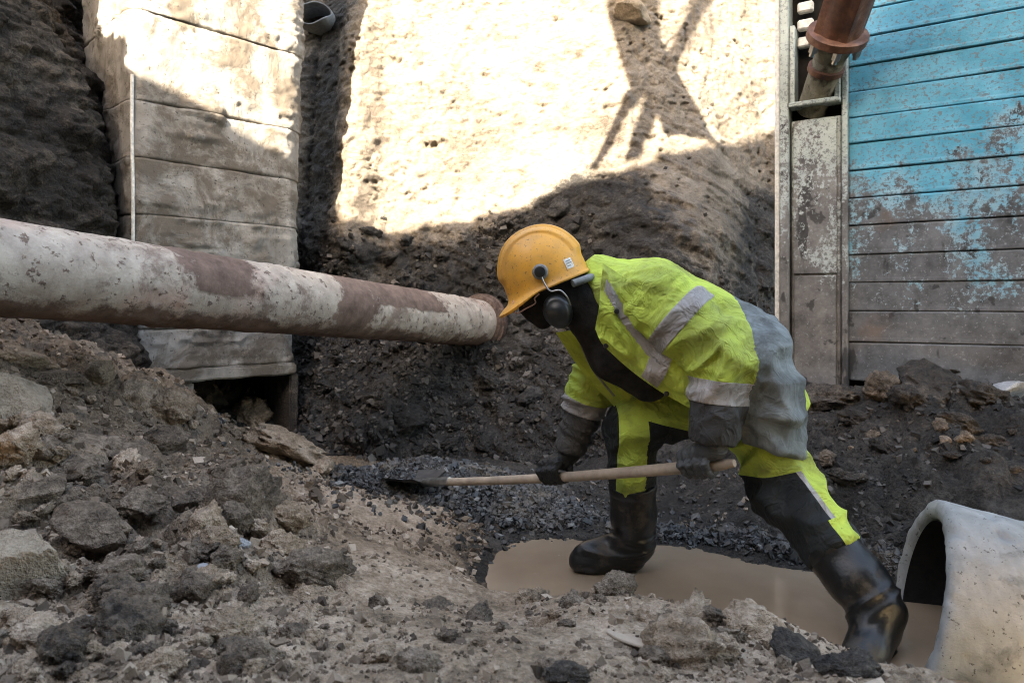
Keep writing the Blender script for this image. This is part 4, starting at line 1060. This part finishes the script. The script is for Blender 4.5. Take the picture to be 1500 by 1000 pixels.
shx = P(903, 650, 2.50); cut(bm, fsel(0), shx, (1, 0, 0)); un_n = np.array([-.25, 0, -.97]); un_p = (HR+KR)/2+un_n*.058; cut(bm, fsel(0), un_p, un_n)
for f in bm.faces:
    mi = 0
    if f[lay] == 1:
        if sideof(f, kn_p, kn_n) > 0:
            mi = 1; o_ = sideof(f, KL, sn)
            if o_ > .052: mi = 0
            elif o_ > .036: mi = 2
            if sideof(f, lo_p, kax) > 0 and o_ > .024: mi = 0
    else:
        if sideof(f, shx, (1, 0, 0)) < 0: mi = 1
        elif sideof(f, un_p, un_n) > 0 and sideof(f, P(945, 640, 2.5), (1, 0, 0)) > 0: mi = 1
    f.material_index = mi
m2 = bm_mesh(bm, 'trousers', True); put('trousers', m2, [M['lime'], M['blacktrouser'], M['reflect']], person)

# rubber boots
def boot(name, top, ankle, heel, ball, toe, zsole, side, label=None):
    top, ankle, heel, ball, toe = [np.array(q, float) for q in (top, ankle, heel, ball, toe)]
    sax = (ankle-top)/np.linalg.norm(ankle-top)
    def f_(p):
        f = chain(p, [top-sax*.03, top+(ankle-top)*.55, ankle], [.088, .082, .066], .03)
        f = np.maximum(f, -(p-top)@sax)
        ft = chain(p, [heel+np.array([0, 0, .012]), (heel+ball)/2+np.array([0, 0, .012]), ball+np.array([0, 0, .004]), toe], [.050, .046, .050, .046], .03)
        f = smin(f, ft, .045); f = smin(f, sd_cone(p, ankle, ball, .060, .040), .04)
        sl_ = np.maximum(chain(p, [heel, ball, toe], [.052, .054, .049], .02), np.abs(p[:, 2]-zsole-.012)-.014)
        hl_ = np.maximum(sd_cone(p, heel, heel+(ball-heel)*.25, .052, .050), np.abs(p[:, 2]-zsole+.002)-.012)
        f = np.minimum(np.maximum(f, zsole-p[:, 2]), np.minimum(sl_, hl_))
        inner = np.maximum(sd_cone(p, top-sax*.1, top+sax*.10, .078, .074), -1)
        return np.maximum(f, -inner)
    pts_ = np.array([top, ankle, heel, toe]); V, F = nets(f_, pts_.min(0)-.12, pts_.max(0)+.12, .0055); V = relax(V, F, 1); N_ = vnormals(V, F)
    tt = (V-ankle)@sax/np.linalg.norm(ankle-top)
    w_ = np.exp(-((tt+.05)/.22)**2); V = V+N_*(w_*folds(V, sax, 15, 4, .007, side)+fbm(V*9, 2)*.004+.003*sstep(-.86, -.90, tt))[:, None]
    return put(name, mk_mesh(name, V, F), M['boot'], person)
bt = P(926, 708, 2.56)
boot('boot', bt, P(930, 792, 2.60), np.array([.46, 2.60, .05]), np.array([.31, 2.59, .045]), np.array([.262, 2.59, .045]), .004, 1)
boot('boot', BTL-kax*.005, AL, np.array([1.085, 2.0, .035]), np.array([1.005, 1.93, .03]), np.array([.965, 1.90, .025]), -.02, 2)
tb_ = BTL+sn*.075; tube('boot_strap', spline([tb_+kax*.05, tb_+sn*.012+kax*.02, tb_+sn*.016-kax*.025, tb_-kax*.045+sn*.002, tb_-sn*.02-kax*.02], 18), .008, M['boot'], person, 8)

# shovel
M['bladesteel'] = plain('muddy blade steel', (.05, .047, .044), .5, .5, 0, 14, .5)
S0_ = P(1076, 678, 2.12); S1_ = P(632, 706, 3.14); sdir = (S1_-S0_)/np.linalg.norm(S1_-S0_); SLn = np.linalg.norm(S1_-S0_)
shov = empty('shovel', S1_); tag(shov, 'long wooden-handled shovel held by the worker, blade in the gravel', 'shovel')
tt = np.linspace(0, 1, 30); tube('handle', [S0_+sdir*SLn*t_+np.array([0, 0, -.012*math.sin(t_*3.1)]) for t_ in tt], [.012, .0195]+[.0205-.004*t_ for t_ in tt[2:]], M['wood'], shov, 20)
tube('socket', [S1_+sdir*x for x in (-.13, -.12, 0, .06)], [.018, .019, .021, .017], M['steel'], shov, 16)
a, b, d = frame_of(sdir); V = []; nu, nv = 16, 18
bd_ = sdir+np.array([0, 0, .16]); bd_ /= np.linalg.norm(bd_)
for i in range(nu):
    for j in range(nv):
        u_ = i/(nu-1)*2-1; v_ = j/(nv-1); wd_ = .125*(1-.25*v_**3)*min(1, .75+v_*4); ln = .28*(v_ if True else 0)*(1-.10*u_*u_*v_)
        V.append(S1_+bd_*(.02+ln)+a*u_*wd_+np.array([0, 0, .03*u_*u_-.012-.02*v_+.012]))
V = np.array(V); m_ = mk_mesh('blade', np.vstack([V, V-np.array([0, 0, .004])]), np.vstack([grid_faces(nu, nv), grid_faces(nu, nv)[:, ::-1]+nu*nv])); put('blade', m_, M['bladesteel'], shov)

# gloves with five fingers closed round the handle
def glove(h, palm, wrist, sgn, mat, thumb_end, sc=1.0):
    a_ = sdir; e1 = np.array(palm, float); e1 -= a_*(e1@a_); e1 /= np.linalg.norm(e1); e2 = np.cross(a_, e1)*sgn
    pol = lambda deg, r_, off: h+a_*off+(e1*math.cos(R(deg))+e2*math.sin(R(deg)))*r_
    fing = []
    lens = (195, 215, 205, 175)
    for i in range(4):
        off = (i-1.5)*.0235*sc; ra = .0118*sc*(1, 1.05, 1.0, .9)[i]; rr = .020+ra*.85
        angs = [8, 55, 95, 140, lens[i]]; fing.append(([pol(g_, rr+(.016 if n_ == 1 else .010 if n_ == 0 else .003 if n_ == 2 else 0), off*(1+.1*(n_ == 1))) for n_, g_ in enumerate(angs)], [ra*1.15, ra*1.08, ra, ra*.95, ra*.88]))
    kn = [f_[0][0] for f_ in fing]; kb_ = pol(-12, .040*sc, 0)
    wr_ = np.array(wrist, float); pc_ = (kn[1]+kn[2])/2*.55+wr_*.45
    tb0 = pol(-35, .034, thumb_end*.040); tb1 = pol(-70, .040, thumb_end*.052); tb2 = pol(-112, .034, thumb_end*.050); tb3 = pol(-145, .031, thumb_end*.040)
    def f_(p):
        pm = sd_cone(p, kn[0], kn[3], .020*sc, .018*sc)
        for k in (0, 1, 2, 3): pm = smin(pm, sd_cone(p, kn[k]+e1*.004, wr_, .019*sc, .030*sc), .012)
        pm = smin(pm, sd_cone(p, wr_, wr_+(wr_-pc_)*.5, .032, .036), .02)
        for q_, r_ in fing: pm = smin(pm, chain(p, q_, r_, .004), .0035)
        th_ = smin(sd_cone(p, pc_, tb0, .022, .018), chain(p, [tb0, tb1, tb2, tb3], [.0165, .0145, .0135, .011], .004), .01)
        return smin(pm, th_, .008)
    q_ = np.vstack([np.array(f__[0]) for f__ in fing]+[[tb1, tb2, tb3, wr_+(wr_-pc_)*.6]]); V, F = nets(f_, q_.min(0)-.05, q_.max(0)+.05, .0034)
    V = relax(V, F, 1); N_ = vnormals(V, F); V = V+N_*(fbm(V*45, 3)*.0022)[:, None]
    return put('glove', mk_mesh('glove', V, F), mat, person)
hL = S0_+sdir*((P(1026, 680, 2.2)-S0_)@sdir/1.0); tl = (1026-1076)/1000
def on_handle(px):
    t_ = np.linspace(0, SLn, 2000); q_ = S0_+sdir*t_[:, None]; k = np.argmin(np.abs(q_[:, 0]/q_[:, 1]-(px-750)/1000)); return q_[k]
glove(on_handle(1025), (0.1, -.55, .85), WL+cuffL_n*.012, -1, M['glove'], -1, 1.12)
glove(on_handle(812), (0.15, -.35, .95), WR+cuffR_n*.012, -1, M['gloveblack'], -1, 1.05)

# hard hat with ear defenders
hat = empty('hard_hat', rimc); hat.parent = person; hat.location = Vector(rimc)-person.location
nph, nth = 120, 60; PH = np.arange(nph)/nph*2*np.pi; TH = np.linspace(0.02, 1, nth)*np.pi/2
def dome_pt(ph, th, off=0.0):
    th = np.minimum(th, np.pi/2-1e-4)
    cf, sf = np.cos(ph), np.sin(ph); s_, c_ = np.sin(th)**.88, np.cos(th)**.92
    fr_ = np.where(cf > 0, .146, .150)*cf*s_; la = .118*sf*s_; up = .178*c_
    r1 = .008*sstep(.060, .055, np.abs(la))*sstep(1.45, 1.25, th)+.006*sstep(.026, .021, np.abs(la))*sstep(1.42, 1.2, th)
    n_ = np.stack([fr_/.146**2, la/.118**2, up/.178**2], -1); n_ /= np.linalg.norm(n_, axis=-1, keepdims=True)
    k = np.stack([fr_, la, up], -1)+n_*(r1+off)[..., None]
    return k
def to_w(k): return rimc+k[..., :1]*hf+k[..., 1:2]*hl+k[..., 2:3]*hu
PHm, THm = np.meshgrid(PH, TH, indexing='ij'); K = dome_pt(PHm, THm, np.zeros_like(PHm))
front = sstep(.15, .9, np.cos(PH)); rows = [K]
def rim_row(out, dn):
    k = K[:, -1].copy(); rad = k[:, :2]/np.linalg.norm(k[:, :2], axis=1)[:, None]
    k[:, :2] += rad*(out[0]+out[1]*front)[:, None]; k[:, 2] += dn[0]+dn[1]*front; return k[:, None]
for a, b in (((.002, .001), (-.016, -.004)), ((.006, .006), (-.024, -.008)), ((.008, .030), (-.027, -.018)), ((.009, .046), (-.030, -.027)), ((.006, .047), (-.034, -.031)), ((.000, .02), (-.030, -.020)), ((-.008, -.004), (-.02, -.008)), ((-.008, -.006), (.03, .03))):
    rows.append(rim_row(a, b))
K2 = np.concatenate(rows, 1); V = to_w(K2).reshape(-1, 3); F = grid_faces(nph, K2.shape[1], True)
m_ = mk_mesh('shell', np.vstack([V, to_w(np.array([[0, 0, .178+.0105]]))]), F)
bm = bmesh.new(); bm.from_mesh(m_); bm.verts.ensure_lookup_table(); nr = K2.shape[1]; top_ = bm.verts[nph*nr]
for i in range(nph): bm.faces.new((bm.verts[i*nr], bm.verts[((i+1) % nph)*nr], top_))
bmesh.ops.recalc_face_normals(bm, faces=bm.faces[:]); m_ = bm_mesh(bm, 'shell', True); m_.set_sharp_from_angle(angle=R(55)); put('shell', m_, M['helmet'], hat)
def near_side(px, py):
    A = np.linspace(0, 2*np.pi, 240); B = np.linspace(.05, np.pi/2, 120); a_, b_ = np.meshgrid(A, B, indexing='ij'); W = to_w(dome_pt(a_, b_, np.zeros_like(a_)))
    e = (W[..., 0]/W[..., 1]-(px-750)/1000)**2+((1-W[..., 2])/W[..., 1]-(py-450)/1000)**2+(dome_pt(a_, b_, np.zeros_like(a_))[..., 1] < 0)*9
    k = np.unravel_index(np.argmin(e), e.shape); return a_[k], b_[k], W[k]
pa, pb, pw = near_side(791, 398)
mt_ = tube('ear_mount', [pw-hl*.01, pw+hl*.012, pw+hl*.016], [.027, .026, .022], M['greyplastic'], hat, 24)
tube('pivot_cap', [pw+hl*.014, pw+hl*.026, pw+hl*.028], [.019, .018, .012], M['blackplastic'], mt_, 20)
ec = P(817, 456, 2.285)
def cup_f(p):
    f = sd_ell(p, ec, (hf, hl, hu), (.047, .034, .060)); return smin(np.maximum(f, (p-ec-hl*.024)@hl), sd_cone(p, ec-hl*.03, ec-hl*.012, .045, .048), .008)
V, F = nets(cup_f, ec-.09, ec+.09, .004); V = relax(V, F, 1); put('ear_cup', mk_mesh('ear_cup', V, F), M['blackplastic'], hat)
tube('ear_wire', spline([pw+hl*.02, P(797, 414, 2.25), P(806, 426, 2.25), P(820, 425, 2.245), P(830, 434, 2.245), P(836, 447, 2.26)], 30), .0028, M['steel'], hat, 8)
tube('glasses_frame', spline([P(752, 440, 2.31), P(754, 454, 2.30), P(757, 459, 2.30), P(770, 452, 2.30), P(784, 444, 2.30), P(783, 437, 2.30), P(790, 430, 2.30)], 34), .0026, M['pinkwire'], hat, 8)
gl = [rimc+hf*(.112-.05*abs(u_)**2.2)+hl*u_*.07-hu*(.022+.038*v_) for u_ in np.linspace(-1, 1, 16) for v_ in np.linspace(0, 1, 6)]
put('glasses_lens', mk_mesh('glasses_lens', np.array(gl), grid_faces(16, 6)), M['glass'], hat)
pa, pb, _ = near_side(833, 386); a_, b_ = np.meshgrid(np.linspace(pa-.11, pa+.11, 8), np.linspace(pb-.09, pb+.09, 8), indexing='ij')
st_ = put('sticker', mk_mesh('sticker', to_w(dome_pt(a_, b_, np.full_like(a_, .0015))).reshape(-1, 3), grid_faces(8, 8)), M['sticker'], hat)
for k, (u0, u1, v0, v1) in enumerate(((-.08, .06, -.055, -.038), (-.08, .08, -.015, .0), (-.08, .02, .03, .045))):
    a2, b2 = np.meshgrid(np.linspace(pa+u0, pa+u1, 5), np.linspace(pb+v0, pb+v1, 3), indexing='ij')
    put('print_line', mk_mesh('print_line', to_w(dome_pt(a2, b2, np.full_like(a2, .0024))).reshape(-1, 3), grid_faces(5, 3)), M['greyplastic'], st_)
bk = [to_w(np.array([[(-.150-.006)*math.cos(x), .122*math.sin(x), -.045-.01*math.cos(x)]]))[0] for x in np.linspace(-1.0, 1.0, 20)]
tube('nape_strap', bk, .013, M['greyplastic'], hat, 10)
